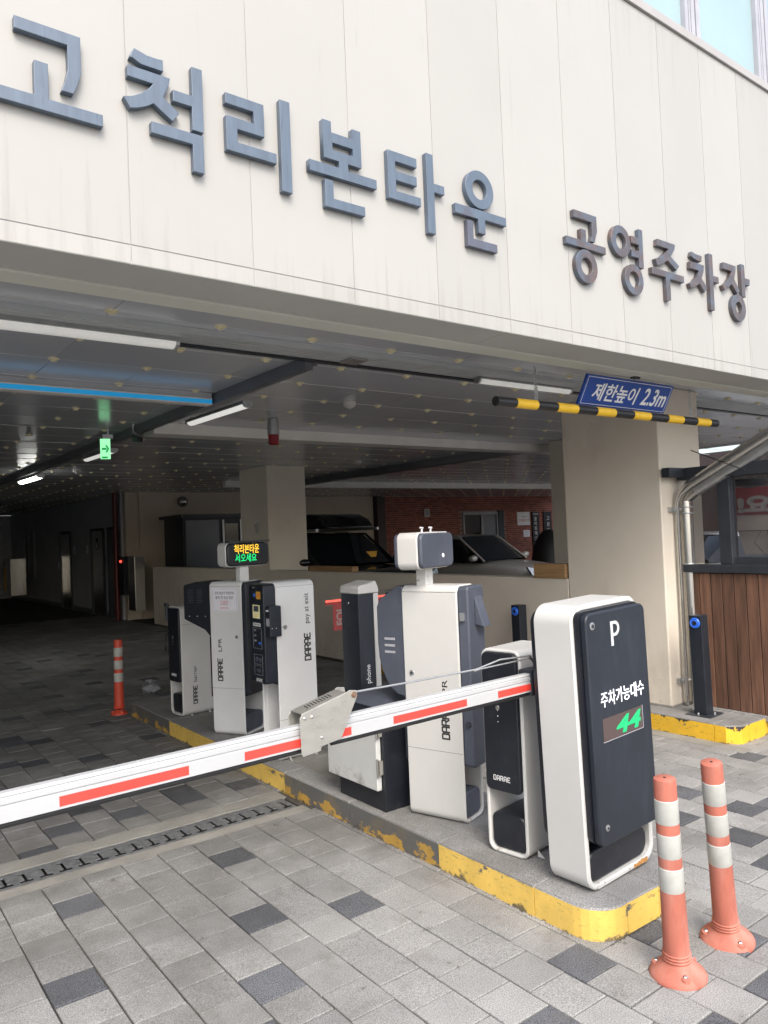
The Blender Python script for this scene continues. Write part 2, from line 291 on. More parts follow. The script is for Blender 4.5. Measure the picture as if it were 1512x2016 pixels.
def ringframe(w, d, h, t, r, b=0.006, n=7, x0=0, y0=0, z0=0):
    mb = MB(); o1 = rrect(x0, z0, x0 + w, z0 + h, r, n); o2 = rrect(x0 + b, z0 + b, x0 + w - b, z0 + h - b, r - b, n)
    ri = max(r - t, 0.012); i2 = rrect(x0 + t - b, z0 + t - b, x0 + w - t + b, z0 + h - t + b, ri + b, n); i1 = rrect(x0 + t, z0 + t, x0 + w - t, z0 + h - t, ri, n)
    loops = [(o1, y0 + b), (o2, y0), (i2, y0), (i1, y0 + b), (i1, y0 + d - b), (i2, y0 + d), (o2, y0 + d), (o1, y0 + d - b)]
    N = len(o1); vs = [(p[0], y, p[1]) for lp, y in loops for p in lp]; fs = []
    for i in range(8):
        j = (i + 1) % 8
        for k in range(N): fs.append((i * N + k, j * N + k, j * N + (k + 1) % N, i * N + (k + 1) % N))
    return mb.add(vs, [f[::-1] for f in fs])
def basis(o, x, y):
    x = Vector(x).normalized(); y = Vector(y).normalized(); z = x.cross(y)
    return Matrix(((x[0], y[0], z[0], o[0]), (x[1], y[1], z[1], o[1]), (x[2], y[2], z[2], o[2]), (0, 0, 0, 1)))
FRONT = ((1, 0, 0), (0, 0, 1))        # reads left to right on a face that looks towards -Y
def text(body, size, m, parent, loc, dirs=FRONT, name='lettering', ext=0.0006, sx=1.0, shear=0.0, bold=0.0, align='LEFT', space=1.0, fit=None):
    c = bpy.data.curves.new('t', 'FONT'); c.body = body; c.size = size; c.extrude = ext; c.shear = shear; c.offset = bold; c.align_x = align; c.space_character = space
    c.resolution_u = 3
    o = bpy.data.objects.new('t', c); COL.objects.link(o); dg = bpy.context.evaluated_depsgraph_get(); dg.update()
    me = bpy.data.meshes.new_from_object(o.evaluated_get(dg)); bpy.data.objects.remove(o); bpy.data.curves.remove(c)
    xs = [v.co.x for v in me.vertices]
    if fit and xs: sx = fit / (max(xs) - min(xs))
    me.transform(Matrix.Diagonal((sx, 1, 1, 1))); me.transform(basis(loc, *dirs))
    me.materials.clear(); me.materials.append(m)
    r = bpy.data.objects.new(name, me); COL.objects.link(r); r.parent = parent; me.name = name
    return r
LOGO = {'D': [[(0, 0), (.5, 0), (.62, .12), (.62, .88), (.5, 1), (0, 1), (0, 0)]],
        'A': [[(0, 0), (0, .86), (.14, 1), (.5, 1), (.62, .88), (.62, 0)], [(.22, .42), (.62, .42)]],
        'R': [[(0, 0), (0, 1), (.5, 1), (.62, .88), (.62, .55), (.5, .45), (.22, .45)], [(.42, .45), (.66, 0)]],
        'E': [[(.62, 1), (.14, 1), (0, .86), (0, .14), (.14, 0), (.62, 0)], [(0, .52), (.5, .52)]]}
def logo(size, m, parent, loc, dirs, width=0.13, name='logo_lettering', adv=0.86):
    mb = MB(); x0 = 0
    for ch in 'DARAE':
        for ln in LOGO[ch]:
            for (ax, ay), (bx, by) in zip(ln[:-1], ln[1:]):
                dx, dy = bx - ax, by - ay; L = math.hypot(dx, dy) or 1; ux, uy = dx / L * width * 0.5, dy / L * width * 0.5
                p = [(ax - ux + uy, ay - uy - ux), (bx + ux + uy, by + uy - ux), (bx + ux - uy, by + uy + ux), (ax - ux - uy, ay - uy + ux)]
                mb.add([((q[0] + x0) * size, q[1] * size, z) for z in (0, 0.0006) for q in p], [(0, 1, 2, 3)[::-1], (4, 5, 6, 7), (0, 1, 5, 4), (1, 2, 6, 5), (2, 3, 7, 6), (3, 0, 4, 7)])
        x0 += adv
    M = basis(loc, *dirs); mb.v = [tuple(M @ Vector(v)) for v in mb.v]
    return mb.build(name, m, parent)
def screw(mb, c, r=0.008, axis='Y', h=0.004):
    return mb.lathe([(r, 0), (r, h * 0.6), (r * 0.6, h)], c, 12, axis=axis)
def camdepth(x, y): return 0.60242 * x + 0.79766 * y
def inview(x, y, z, margin=0.0):
    q = Vector((x, y, z - 1.6)); dx = q.dot(Vector((0.79803, -0.60123, -0.04085))); dy = q.dot(Vector((0.01532, -0.04752, 0.99875))); dz = q.dot(Vector((0.60242, 0.79766, 0.02871)))
    return dz > 0.2 and abs(dx / dz) < 0.506 + margin and abs(dy / dz) < 0.675 + margin
# ================================================================== GROUND
tag(MB().add([(-300, -300, -0.08), (300, -300, -0.08), (300, 300, -0.08), (-300, 300, -0.08)], [(0, 1, 2, 3)]).build('ground', M_ground), kind='structure')
tag(MB().box((-60, -60, -0.1), (60, -2.601, -0.001)).box((-60, -2.6, -0.1), (-4.601, 2.8, -0.001)).box((10.001, -2.6, -0.1), (60, 3.5, -0.001)).build('street', M_ground), kind='structure')
pave = MB().box((-4.6, -2.6, -0.09), (2.31, 4.0, -0.009)).box((-6.3, 4.2, -0.09), (2.31, 28.5, -0.009)).box((2.3101, -2.6, -0.09), (10.0, 28.5, -0.009)).box((10.0001, 3.501, -0.09), (60, 28.5, -0.009)).box((-6.3, 2.81, -0.09), (-4.601, 4.199, -0.009)).build('pavement', M_mortar); tag(pave, kind='structure')
PX, PY = 0.1865, 0.183
DARK = {(0,1),(1,4),(3,-2),(6,0),(5,4),(4,1),(8,-5),(6,-6),(2,-3),(10,-5),(18,-1),(16,-2),(16,-4),(18,-3),(15,-6),(23,-1),(10,-8),(8,-8),(3,18),(7,23),(6,28),(8,28),(6,11),(6,10),(8,10),(4,10),(2,10),(3,11),(3,23),(7,38),(7,32),(9,30),(3,22),(15,36),(14,47),(8,45),(8,49),(12,52),(10,35)}
def paver_mesh(g, x, y, w, d, z=0.0, tilt=(0, 0)):
    c = 0.0022; zb = -0.012
    zz = lambda px, py: z + tilt[0] * (px - x) + tilt[1] * (py - y)
    b = [(-w / 2, -d / 2), (w / 2, -d / 2), (w / 2, d / 2), (-w / 2, d / 2)]
    vs = [(x + p, y + q, zb) for p, q in b] + [(x + p, y + q, zz(x + p, y + q) - c) for p, q in b] + \
         [(x + p - math.copysign(c, p), y + q - math.copysign(c, q), zz(x + p, y + q)) for p, q in b]
    fs = []
    for k in (0, 4):
        for i in range(4): fs.append((k + i, k + (i + 1) % 4, k + 4 + (i + 1) % 4, k + 4 + i))
    fs.append((8, 9, 10, 11)); g.add(vs, fs)
shared = {}
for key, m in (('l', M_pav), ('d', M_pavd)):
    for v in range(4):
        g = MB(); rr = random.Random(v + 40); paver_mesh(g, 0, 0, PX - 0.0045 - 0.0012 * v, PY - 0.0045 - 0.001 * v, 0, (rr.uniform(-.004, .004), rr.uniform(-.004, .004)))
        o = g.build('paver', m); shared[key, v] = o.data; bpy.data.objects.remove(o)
cells = []
for k in range(-24, 50):
    for mm in range(-30, 84):
        x = 0.648 + PX * (k + .5); y = 2.69 + PY * (mm + .5) + (0.0915 if k % 2 else 0)
        y0, y1 = y - PY / 2, y + PY / 2
        if y1 > 17.9 or y0 < -2.6 or x < -3.9 or x > 9.9: continue
        if 2.42 < x < 2.95 and 2.05 < y < 7.0: continue
        if x > 5.26 and y > 3.0: continue
        if x < 2.45:                       # cut against the drain
            if y0 < 3.91 < y1: y1 = 3.908
            elif y0 < 4.33 < y1: y0 = 4.33
            elif 3.9 <= y0 and y1 <= 4.34: continue
        if y1 - y0 < 0.02: continue
        rr = random.Random(k * 131 + mm)
        dk = (k, mm) in DARK or (((k, mm) not in DARK) and rr.random() < (0.0 if (y < 4.3 and x < 2.6 and x > 0.3) else 0.022))
        cells.append((camdepth(x, y), x, (y0 + y1) / 2, y1 - y0, dk, inview(x, y, 0, 0.02) and y < 9, rr))
cells.sort(key=lambda c: c[0])
stuffl, stuffd = MB(), MB(); n = 0
for dpt, x, y, dy, dk, vis, rr in cells:
    jx, jy, jz = rr.uniform(-.0012, .0012), rr.uniform(-.0012, .0012), rr.uniform(-.002, .0015)
    hid = 2.3 < x < 3.0 and 1.9 < y < 7.2
    if vis and n < 298 and not hid and dy > 0.17:
        o = bpy.data.objects.new('paver', shared['d' if dk else 'l', rr.randrange(4)]); COL.objects.link(o); o.parent = pave
        o.location = (x + jx, y + jy, jz); o.rotation_euler = (0, 0, rr.uniform(-.006, .006)); n += 1
    else:
        paver_mesh(stuffd if dk else stuffl, x + jx, y + jy, PX - 0.006, dy - 0.006, jz, (rr.uniform(-.004, .004), rr.uniform(-.004, .004)))
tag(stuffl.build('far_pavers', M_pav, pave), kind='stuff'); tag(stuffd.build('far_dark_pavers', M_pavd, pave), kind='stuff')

# ------------------------------------------------------------------ drain across the exit lane
dr = thing('drain_channel', 'long cast iron drain grate set in rough concrete across the paved exit lane', 'drain', (0, 4.1, 0))
def wavy(x0, x1, ya, yb, s, amp):
    rr = random.Random(s); pts = []; x = x0
    while x < x1: pts.append((x, ya + rr.uniform(-amp, amp))); x += rr.uniform(.05, .16)
    pts.append((x1, ya)); x = x1; pts.append((x1, yb))
    while x > x0: x -= rr.uniform(.05, .16); pts.append((max(x, x0), yb + rr.uniform(-amp, amp)))
    return pts
def at(o, w):          # move mesh built in world coordinates under a thing
    o.data.transform(Matrix.Translation(-Vector(w))); return o
g = MB().prism(wavy(-3.9, 2.32, 3.905, 4.0, 3, .004), -0.02, -0.001, 'Z'); at(g.build('concrete_edge', M_conc, dr), (0, 4.1, 0))
g = MB().prism(wavy(-3.9, 2.32, 4.2, 4.325, 4, .010), -0.02, 0.0, 'Z'); at(g.build('concrete_edge', M_conc, dr), (0, 4.1, 0))
at(MB().box((-3.99, 4.0005, -0.0785), (2.309, 4.1995, -0.07)).build('channel_bed', M_hole, dr), (0, 4.1, 0))
g = MB(); nx, ny = 12, 19; cw, ch = 0.09 / nx, 0.19 / ny
slot = {(i, j) for j in range(3, 15) for i in (5, 6)} | {(i, j) for i in range(2, 10) for j in (3, 4, 5)} | {(i, j) for i in range(3, 6) for j in (13, 14)} | {(i, 9) for i in range(5, 9)}
for p in range(5):
    for j in range(ny):
        i = 0
        while i < nx:
            if (i, j) in slot: i += 1; continue
            e = i
            while e < nx and (e, j) not in slot: e += 1
            g.box((p * .09 + i * cw, j * ch, -0.009), (p * .09 + e * cw - (0.0015 if (e == nx and p == 4) else 0), (j + 1) * ch, -0.004)); i = e
seg0 = g.build('grate_segment', M_cast, dr); seg0.location = (2.29 - .45, 4.005 - 4.1, 0)
for k in range(1, 13):
    o = seg0.copy(); COL.objects.link(o); o.location = (2.29 - .45 * (k + 1), 4.005 - 4.1, 0)

# ================================================================== TRAFFIC ISLAND
def kerb_poly(n=6, ins=0.0, r=0.13):
    x0, x1, y0, y1 = 2.355 + ins, 2.985 - ins, 1.868 + ins, 7.22 - ins; pts = []
    for cx, cy, a0 in ((x1 - r, y0 + r, -90), (x1 - r, y1 - r, 0), (x0 + r, y1 - r, 90), (x0 + r, y0 + r, 180)):
        for k in range(n + 1):
            a = R(a0 + 90 * k / n); pts.append((cx + r * math.cos(a), cy + r * math.sin(a)))
    return pts
isl = MB().prism(kerb_poly(ins=.15, r=.04), -0.02, 0.122, 'Z').build('island_slab', M_conc); tag(isl, kind='structure')
def kstone(poly, ztop, worn, mside):
    """kerb stone: granite top, painted sides"""
    g = MB(); n = len(poly); ar = sum(poly[i][0] * poly[(i + 1) % n][1] - poly[(i + 1) % n][0] * poly[i][1] for i in range(n))
    if ar < 0: poly = poly[::-1]
    cx = sum(p[0] for p in poly) / n; cy = sum(p[1] for p in poly) / n
    def sh(p, d):
        v = Vector((cx - p[0], cy - p[1])); L = v.length or 1; return (p[0] + v[0] / L * d, p[1] + v[1] / L * d)
    vs = [(p[0], p[1], -0.02) for p in poly] + [(p[0], p[1], ztop - .008) for p in poly] + [(*sh(p, .006), ztop) for p in poly]
    fs = []; mi = []
    for k in (0, n):
        for i in range(n): fs.append((k + i, k + (i + 1) % n, k + n + (i + 1) % n, k + n + i)); mi.append(0 if k == 0 else 1)
    g.add(vs, fs, 0); g.mi[:] = mi; g.add([(0, 0, 0)] * 0, [], 0)
    o = len(g.v) - n; g.f.append(tuple(range(o, o + n))); g.mi.append(1)
    return g.build('kerb_stone', [mside, M_gran], isl)
XI = 2.505
def leftstone(y0, y1, worn, m):
    g = .0025; z = 0.125 + random.uniform(-.002, .002)
    kstone([(2.355 + random.uniform(-.003, .003), y0 + g), (XI, y0 + g), (XI, y1 - g), (2.355 + random.uniform(-.003, .003), y1 - g)], z, worn, m)
for y0, y1, w in ((2.2, 2.8, 0), (2.8, 3.55, 1), (3.55, 4.27, 1), (4.27, 5.2, 0), (5.2, 6.2, 0), (6.2, 7.05, 1)): leftstone(y0, y1, w, M_yelw if w else M_yel)
corner = [(2.355, 2.1975), (2.355, 1.998)] + [(2.485 + .13 * math.cos(R(a)), 1.998 + .13 * math.sin(R(a))) for a in range(195, 271, 15)] + [(2.5205, 1.868), (2.5205, 2.02), (XI, 2.02), (XI, 2.1975)]
kstone(corner[::-1], 0.125, 0, M_yel)
kstone([(2.5235, 1.868), (2.733, 1.868), (2.733, 2.02), (2.5235, 2.02)], 0.126, 0, M_yel)
kstone([(2.737, 1.868), (2.86, 1.868), (2.985, 1.99), (2.985, 2.2), (2.835, 2.2), (2.835, 2.02), (2.737, 2.02)], 0.1245, 0, M_yel)
for y0, y1 in ((2.2, 3.2), (3.2, 4.2), (4.2, 5.2), (5.2, 6.2), (6.2, 7.22)): kstone([(2.837, y0 + .003), (2.985, y0 + .003), (2.985, y1 - .003), (2.837, y1 - .003)], .125, 0, M_yel)
kstone([(2.355, 7.054), (XI, 7.054), (XI, 7.07), (2.835, 7.07), (2.835, 7.22), (2.42, 7.22), (2.355, 7.16)], .12, 1, M_yelw)
g = MB()
for y0, y1, x0 in ((2.03, 2.32, XI), (2.33, 2.80, XI), (2.81, 3.20, XI), (3.66, 4.40, XI), (4.41, 5.2, XI), (5.21, 6.05, XI), (6.06, 7.06, XI)):
    o = MB().box((x0 + .004, y0, 0.118), (2.832, y1 - .004, 0.1235 + random.uniform(0, .0015))).build('top_slab', M_gran if y0 < 3 else M_conc, isl, bevel=.002)

grit = MB(); rg = random.Random(11)
def clod(x, y, z, q):
    grit.add([(x + q * math.cos(a), y + q * math.sin(a), z) for a in (rg.random(), 2.1, 4.2)] + [(x, y, z + q * .7)], [(0, 1, 3), (1, 2, 3), (2, 0, 3)])
for k in range(900):
    t_ = rg.random()
    if k % 3: clod(2.352 - abs(rg.gauss(0, .006)), 1.95 + 5 * t_, .0, rg.uniform(.0015, .005))
    else: clod(2.4 + .55 * t_, 1.864 - abs(rg.gauss(0, .005)), .0, rg.uniform(.0015, .004))
for k in range(260): clod(rg.uniform(.2, 5.0), rg.uniform(1.0, 4.2), .001, rg.uniform(.001, .0028))
tag(grit.build('loose_grit', mat('grit', (0.09, 0.08, 0.065), 0.95, var=0.5, scale=80, rand=0.5), None), kind='stuff')
# right-hand island by the pillar
kr = MB().box((5.34, 3.0, -0.02), (5.9, 7.4, 0.118)).build('kerb_platform', M_conc); tag(kr, kind='structure')
isl_keep = isl; isl = kr
kstone([(5.19, 3.02), (5.335, 3.02), (5.335, 3.70), (5.19, 3.70)], .13, 0, M_yel2)
kstone([(5.19, 3.704), (5.335, 3.704), (5.335, 4.6), (5.19, 4.6)], .13, 0, M_yel2)
kstone([(5.19, 4.604), (5.335, 4.604), (5.335, 7.3), (5.19, 7.3)], .13, 0, M_yel2)
kstone([(5.19, 3.016), (5.19, 2.93), (5.27, 2.85), (5.36, 2.85), (5.36, 3.0), (5.335, 3.016)], .13, 0, M_yel2)
for k in range(6): kstone([(5.364 + k * .6, 2.85), (5.96 + k * .6, 2.85), (5.96 + k * .6, 3.0), (5.364 + k * .6, 3.0)], .13, 0, M_yel2)
for y0, y1 in ((3.02, 3.5), (3.504, 4.3)): MB().box((5.338, y0, .117), (5.44, y1, .1275)).build('top_slab', M_gran, kr, bevel=.002)
MB().box((5.444, 3.02, .117), (5.62, 3.49, .1265)).build('top_slab', M_gran, kr, bevel=.002)
tag(MB().box((5.06, 2.74, -.02), (5.186, 7.3, .001)).build('concrete_gutter', M_conc), kind='structure')
isl = isl_keep

# ================================================================== BUILDING FRONT
bld = thing('parking_building', 'cream panelled building front spanning over the car park entrance', 'building', (2.5, 2.45, 2.52))
BO = (2.5, 2.45, 2.52)
def bpart(g, name, m, **k): return at(g.build(name, m, bld, **k), BO)
bpart(MB().box((-3, 2.4525, 2.53), (11, 2.68, 4.54)), 'wall_core', M_gap)
pitch = 0.4475; k = -8
xs = [0.853 + pitch * i for i in range(-8, 23)]
gp = 0.0016
panel_mesh = {}
for i in range(len(xs) - 1):
    x0, x1 = xs[i], xs[i + 1]
    for nm, z0, z1 in (('p', 2.5855, 4.532), ('b', 2.521, 2.5815)):
        if nm not in panel_mesh:
            o = bpart(MB().box((x0 + gp, 2.45, z0), (x1 - gp, 2.4522, z1)), 'wall_panel' if nm == 'p' else 'lower_wall_strip', M_wall, bevel=.0005); panel_mesh[nm] = o
        else:
            o = panel_mesh[nm].copy(); COL.objects.link(o); o.location = (pitch * i, 0, 0)
bpart(MB().box((-3, 2.435, 4.536), (11, 2.69, 4.59)), 'coping', M_cope, bevel=.003)
# windows above
def wbox(x0, x1, z0, z1, y0=2.50, y1=2.56): return MB().box((x0, y0, z0), (x1, y1, z1))
bpart(MB().box((-3, 2.60, 4.592), (11, 2.7, 9.0)), 'upper_wall', M_wall)
X = 4.40
for i in range(-8, 7):
    b = 4.40 + i * 0.915
    for (p, q) in ((b, b + .035), (b + .042, b + .06), (b + .068, b + .11), (b + .125, b + .17)):
        bpart(wbox(p, q, 4.60, 6.9), 'window_frame', M_wframe)
    bpart(MB().box((b + .172, 2.53, 4.60), (b + .913, 2.545, 6.9)), 'window_pane', M_glassu)
    bpart(wbox(b + .172, b + .913, 4.592, 4.612, 2.51, 2.56), 'window_frame', M_wframe)
# soffit and light trim
for a, b in ((-3, .30), (.303, 2.618), (2.622, 4.9), (4.903, 11)):
    bpart(MB().box((a, 2.452, 2.519), (b, 2.688, 2.5295)), 'soffit_panel', M_soff)
bpart(MB().box((-3, 2.69, 2.512), (11, 2.81, 2.72)), 'soffit_trim', M_trim, bevel=.002)
bpart(MB().box((-3, 2.70, 2.722), (11, 27, 9.0)), 'upper_floors', M_dwall)

# ================================================================== CEILING
ceil = MB().box((-6, 2.811, 2.712), (11.05, 27.5, 2.72)).box((11.05, 9.0, 2.712), (21, 18, 2.72)).build('ceiling', M_gap); tag(ceil, kind='structure')
tx, ty, X0, Y0 = 0.551, 0.5385, 1.142, 3.03
ct = MB().box((0.0015, 0.0015, 0), (tx - .0015, ty - .0015, .011)).build('ceiling_tile', M_ceil, ceil)
st = MB().lathe([(0.033, 0.0), (0.032, -0.005), (0.020, -0.007), (0.018, -0.016), (0.010, -0.019)][::-1], (0, 0, 0), 10).build('ceiling_stud', M_stud, ceil, smooth=50)
jt = MB(); cand = []; studs = []
for i in range(-13, 45):
    for j in range(0, 45):
        x, y = X0 + tx * i, Y0 + ty * j
        if y > 27 or (y < 2.9) or (x > 10.5 and y < 9) or (x > 8 and y > 17.6) or x > 20.4: continue
        cand.append((camdepth(x + .27, y + .27), x, y, inview(x + .27, y + .27, 2.7, .05)))
        studs.append((camdepth(x, y), x, y, inview(x, y, 2.68, .02)))
def put(src, lst, stuffname, m, geo):
    lst.sort(key=lambda c: (not c[3], c[0])); first = True; g = MB()
    for kk, (dd, x, y, v) in enumerate(lst):
        if v and kk < 298:
            o = src if first else src.copy()
            if not first: COL.objects.link(o)
            first = False; o.location = (x, y, 2.70); rr = random.Random(kk); o.rotation_euler = (rr.uniform(-.0022, .0022), rr.uniform(-.0022, .0022), 0) if stuffname == 'far_ceiling_tiles' else (0, 0, 0)
        else: geo(g, x, y)
    tag(g.build(stuffname, m, ceil), kind='stuff')
put(ct, cand, 'far_ceiling_tiles', M_ceil, lambda g, x, y: g.add([(x + .0015, y + .0015, 2.7 + random.uniform(0, .0015)), (x + tx - .0015, y + .0015, 2.7 + random.uniform(0, .0015)), (x + tx - .0015, y + ty - .0015, 2.7 + random.uniform(0, .0015)), (x + .0015, y + ty - .0015, 2.7 + random.uniform(0, .0015))], [(0, 3, 2, 1)]))
put(st, [s for s in studs if not (abs(s[1] - 2.46) < .08)], 'far_ceiling_studs', M_stud, lambda g, x, y: g.lathe([(.014, 2.682), (.022, 2.688), (.032, 2.70)], (x, y, 0), 6))
g = MB()
for j in range(0, 30):
    y = Y0 + ty * j; g.box((-6, y - .0022, 2.6985), (12, y + .0022, 2.703))
tag(g.build('ceiling_joint_strip', M_ceilj, ceil), kind='stuff')
g = MB().box((-6, 2.812, 2.699), (12, 3.028, 2.711)); g.build('ceiling_border', M_ceil, ceil)

# lintel housing, beams
hz = thing('shutter_housing', 'long ribbed pale grey shutter housing under the ceiling behind the entrance', 'shutter', (2.5, 3.75, 2.7))
def wpart(root, g, name, m, **k): return at(g.build(name, m, root, **k), root.location)
wpart(hz, MB().box((-3, 3.66, 2.672), (9, 3.87, 2.699)), 'housing_box', M_hous)
for k in range(5): wpart(hz, MB().box((-3, 3.672 + k * .038, 2.668), (9, 3.694 + k * .038, 2.6725)), 'rib', M_hous)
wpart(hz, MB().box((-3, 3.872, 2.664), (9, 3.925, 2.699)), 'slot', M_dsteel)
wpart(hz, MB().box((2.60, 3.70, 2.655), (2.72, 3.83, 2.668)), 'junction_plate', M_galv)
tag(MB().box((2.41, 3.93, 2.622), (2.465, 14.6, 2.699)).box((2.469, 3.93, 2.650), (2.50, 14.6, 2.699)).build('ceiling_beam', M_beamd), 'dark grey beam running from the entrance into the dark car park', 'beam')
bb = thing('blue_banded_beam', 'low beam with a sky blue stripe edged in white over the exit lane', 'beam', (-1, 5.3, 2.6))
wpart(bb, MB().box((-6, 5.24, 2.612), (2.395, 5.34, 2.699)), 'beam_body', M_dwall)
wpart(bb, MB().box((-6, 5.225, 2.616), (2.39, 5.239, 2.647)), 'blue_stripe', M_beamblue)
wpart(bb, MB().box((-6, 5.223, 2.6475), (2.39, 5.2395, 2.656)).box((-6, 5.222, 2.609), (2.39, 5.3, 2.6155)), 'white_edge', M_beamw)
tag(MB().box((2.505, 6.74, 2.60), (11, 6.86, 2.699)).box((2.505, 6.86, 2.605), (11, 7.02, 2.64)).build('ceiling_beam', M_beamw), 'white boxed beam crossing the car park in front of the middle pillar', 'beam')
tag(MB().box((6.12, 12.9, 2.58), (20.9, 13.05, 2.699)).build('ceiling_beam', M_beamw), 'white boxed beam farthest back above the parked cars', 'beam')
tag(MB().box((7.5, 7.05, 2.60), (7.7, 12.88, 2.699)).build('ceiling_beam', M_beamd), 'dark beam running back between the two white beams', 'beam')

# tubes
def tubelight(name_label, a, b, m, w=.07, h=.035, bent=False):
    a, b = Vector(a), Vector(b); t = thing('ceiling_light', name_label, 'light', (a + b) / 2, (0, 0, math.atan2(b.y - a.y, b.x - a.x)), 'fluorescent lights')
    L = (b - a).length
    MB().box((-L / 2, -w / 2 - .006, .012), (L / 2, w / 2 + .006, .035)).build('fitting', M_galv, t)
    pr = [(-w / 2, .011)] + [(w / 2 * math.cos(R(x)), .011 - h * math.sin(R(x))) for x in (150, 120, 90, 60, 30)] + [(w / 2, .011)]
    MB().prism(pr, -L / 2 + .02, L / 2 - .02, 'X').build('diffuser', m, t, smooth=40)
    MB().prism([(p[0] * 1.05, p[1] + .0005) for p in pr], -L / 2, -L / 2 + .02, 'X').build('end_cap', M_galv, t); MB().prism([(p[0] * 1.05, p[1]) for p in pr], L / 2 - .02, L / 2, 'X').build('end_cap', M_galv, t)
    return t
tubelight('long grimy white tube light under the shutter housing at the top left', (-.45, 3.80, 2.635), (1.55, 3.80, 2.63), M_tube, .085, .032)
tubelight('white tube light behind the striped height bar', (3.72, 3.79, 2.64), (4.72, 3.79, 2.64), M_tube, .06, .03)
tubelight('ribbed white tube light under the dark beam, nearest to the entrance', (2.56, 4.98, 2.575), (2.53, 5.98, 2.575), M_tubemid, .07, .025)
tubelight('ribbed white tube light under the dark beam beside the green exit sign', (2.54, 8.0, 2.575), (2.52, 8.95, 2.575), M_tubemid, .07, .025)
tubelight('brightly lit tube light deep in the dark car park', (2.53, 11.15, 2.575), (2.50, 12.2, 2.575), M_tubeon, .1, .03)
# exit sign, camera, siren, detectors
ex = thing('exit_sign', 'small lit green exit arrow sign hanging from the ceiling', 'sign', (2.22, 7.25, 2.41), (0, 0, R(-20)))
MB().box((-.045, -.012, 0), (.045, .012, .19)).build('sign_panel', M_exitw, ex, bevel=.003)
g = MB(); g.box((-.03, -.0145, .085), (.012, -.0125, .105)); g.prism([(.0, .06), (.016, .06), (.036, .095), (.016, .13), (.0, .13), (.018, .095)], -.0145, -.0125, 'Y'); g.build('arrow', M_exit, ex)
MB().box((-.03, -.015, .005), (.02, -.0125, .022)).build('running_figure_strip', M_exit, ex)
MB().box((-.02, -.02, .19), (.07, .02, .23)).box((.02, -.008, .23), (.034, .008, .289)).build('bracket', M_galv, ex)
cc = thing('security_camera', 'small dark camera on a bracket under the dark beam', 'camera', (2.37, 6.9, 2.6))
g = MB(); g.tube([(0, 0, .1), (0, 0, .02), (.02, -.03, .0)], .012, 8); g.build('bracket', M_galv, cc)
MB().tube([(.02, .03, -.03), (.03, -.09, -.05)], .03, 12).build('camera_body', M_dsteel, cc, smooth=40); MB().lathe([(.022, 0), (.02, .012)], (.0315, -.092, -.0505), 12, axis='Y').build('lens', M_glassd, cc)
sr = thing('warning_beacon', 'silver and dark red warning beacon hanging from the ceiling', 'beacon', (3.38, 6.1, 2.45))
MB().lathe([(.055, .095), (.055, .2), (.04, .249)], (0, 0, 0), 20).build('beacon_body', M_galv, sr, smooth=40)
MB().lathe([(.035, 0), (.05, .012), (.05, .092)], (0, 0, 0), 20).build('red_lens', M_siren, sr, smooth=40)
for lb, p in (('white smoke detector on the ceiling near the middle', (3.56, 5.13, 2.70)), ('small white detector on the ceiling towards the brick wall', (6.5, 9.2, 2.70)), ('pale detector deep in the dark part of the ceiling', (3.05, 11.3, 2.70))):
    t = thing('smoke_detector', lb, 'detector', p, group='ceiling detectors')
    MB().lathe([(.03, -.05), (.05, -.035), (.055, -.018), (.055, 0)], (0, 0, 0), 18).build('detector_body', M_white, t, smooth=40); MB().lathe([(.012, -.062), (.016, -.05)], (0, 0, 0), 10).build('detector_eye', M_galv, t)

# ================================================================== WALLS AND PILLARS
pl = thing('entrance_pillar', 'thick beige rendered pillar at the right of the entrance', 'pillar', (5.7, 4.0, 0))
wpart(pl, MB().box((5.42, 3.5, .05), (6.02, 4.47, 2.70)), 'pillar_shaft', M_pill, bevel=.012, seg=3)
wpart(pl, MB().box((5.413, 3.493, .05), (6.027, 4.465, .145)), 'mortar_skirt', M_conc, bevel=.004)
pl2 = MB().box((5.45, 10.1, .0), (6.12, 11.0, 2.70)).build('middle_pillar', M_pill, bevel=.01); tag(pl2, 'beige pillar behind the low wall in the middle of the car park', 'pillar')
pl3 = MB().box((7.62, 6.05, .0), (8.2, 6.5, 2.70)).build('shaded_pillar', M_pill, bevel=.01); tag(pl3, 'shaded grey-brown pillar just behind the thick entrance pillar', 'pillar')
tag(MB().box((5.42, 4.475, 0), (5.6, 14.9, 1.13)).build('low_wall', M_pill, bevel=.006), 'long low beige wall between the lane and the parking bays', 'wall')
tag(MB().box((5.40, 4.49, 1.132), (5.52, 4.86, 1.262)).build('timber_block', M_block, bevel=.003), 'short pale timber block on the low wall against the pillar', 'timber')
t = thing('wall_lamp', 'small white wedge lamp on the side of the middle pillar', 'lamp', (5.447, 10.4, 1.68)); MB().prism([(0, .17), (-.06, .15), (-.02, 0), (0, 0)], -.04, .04, 'Y').build('lamp_shade', M_white, t)
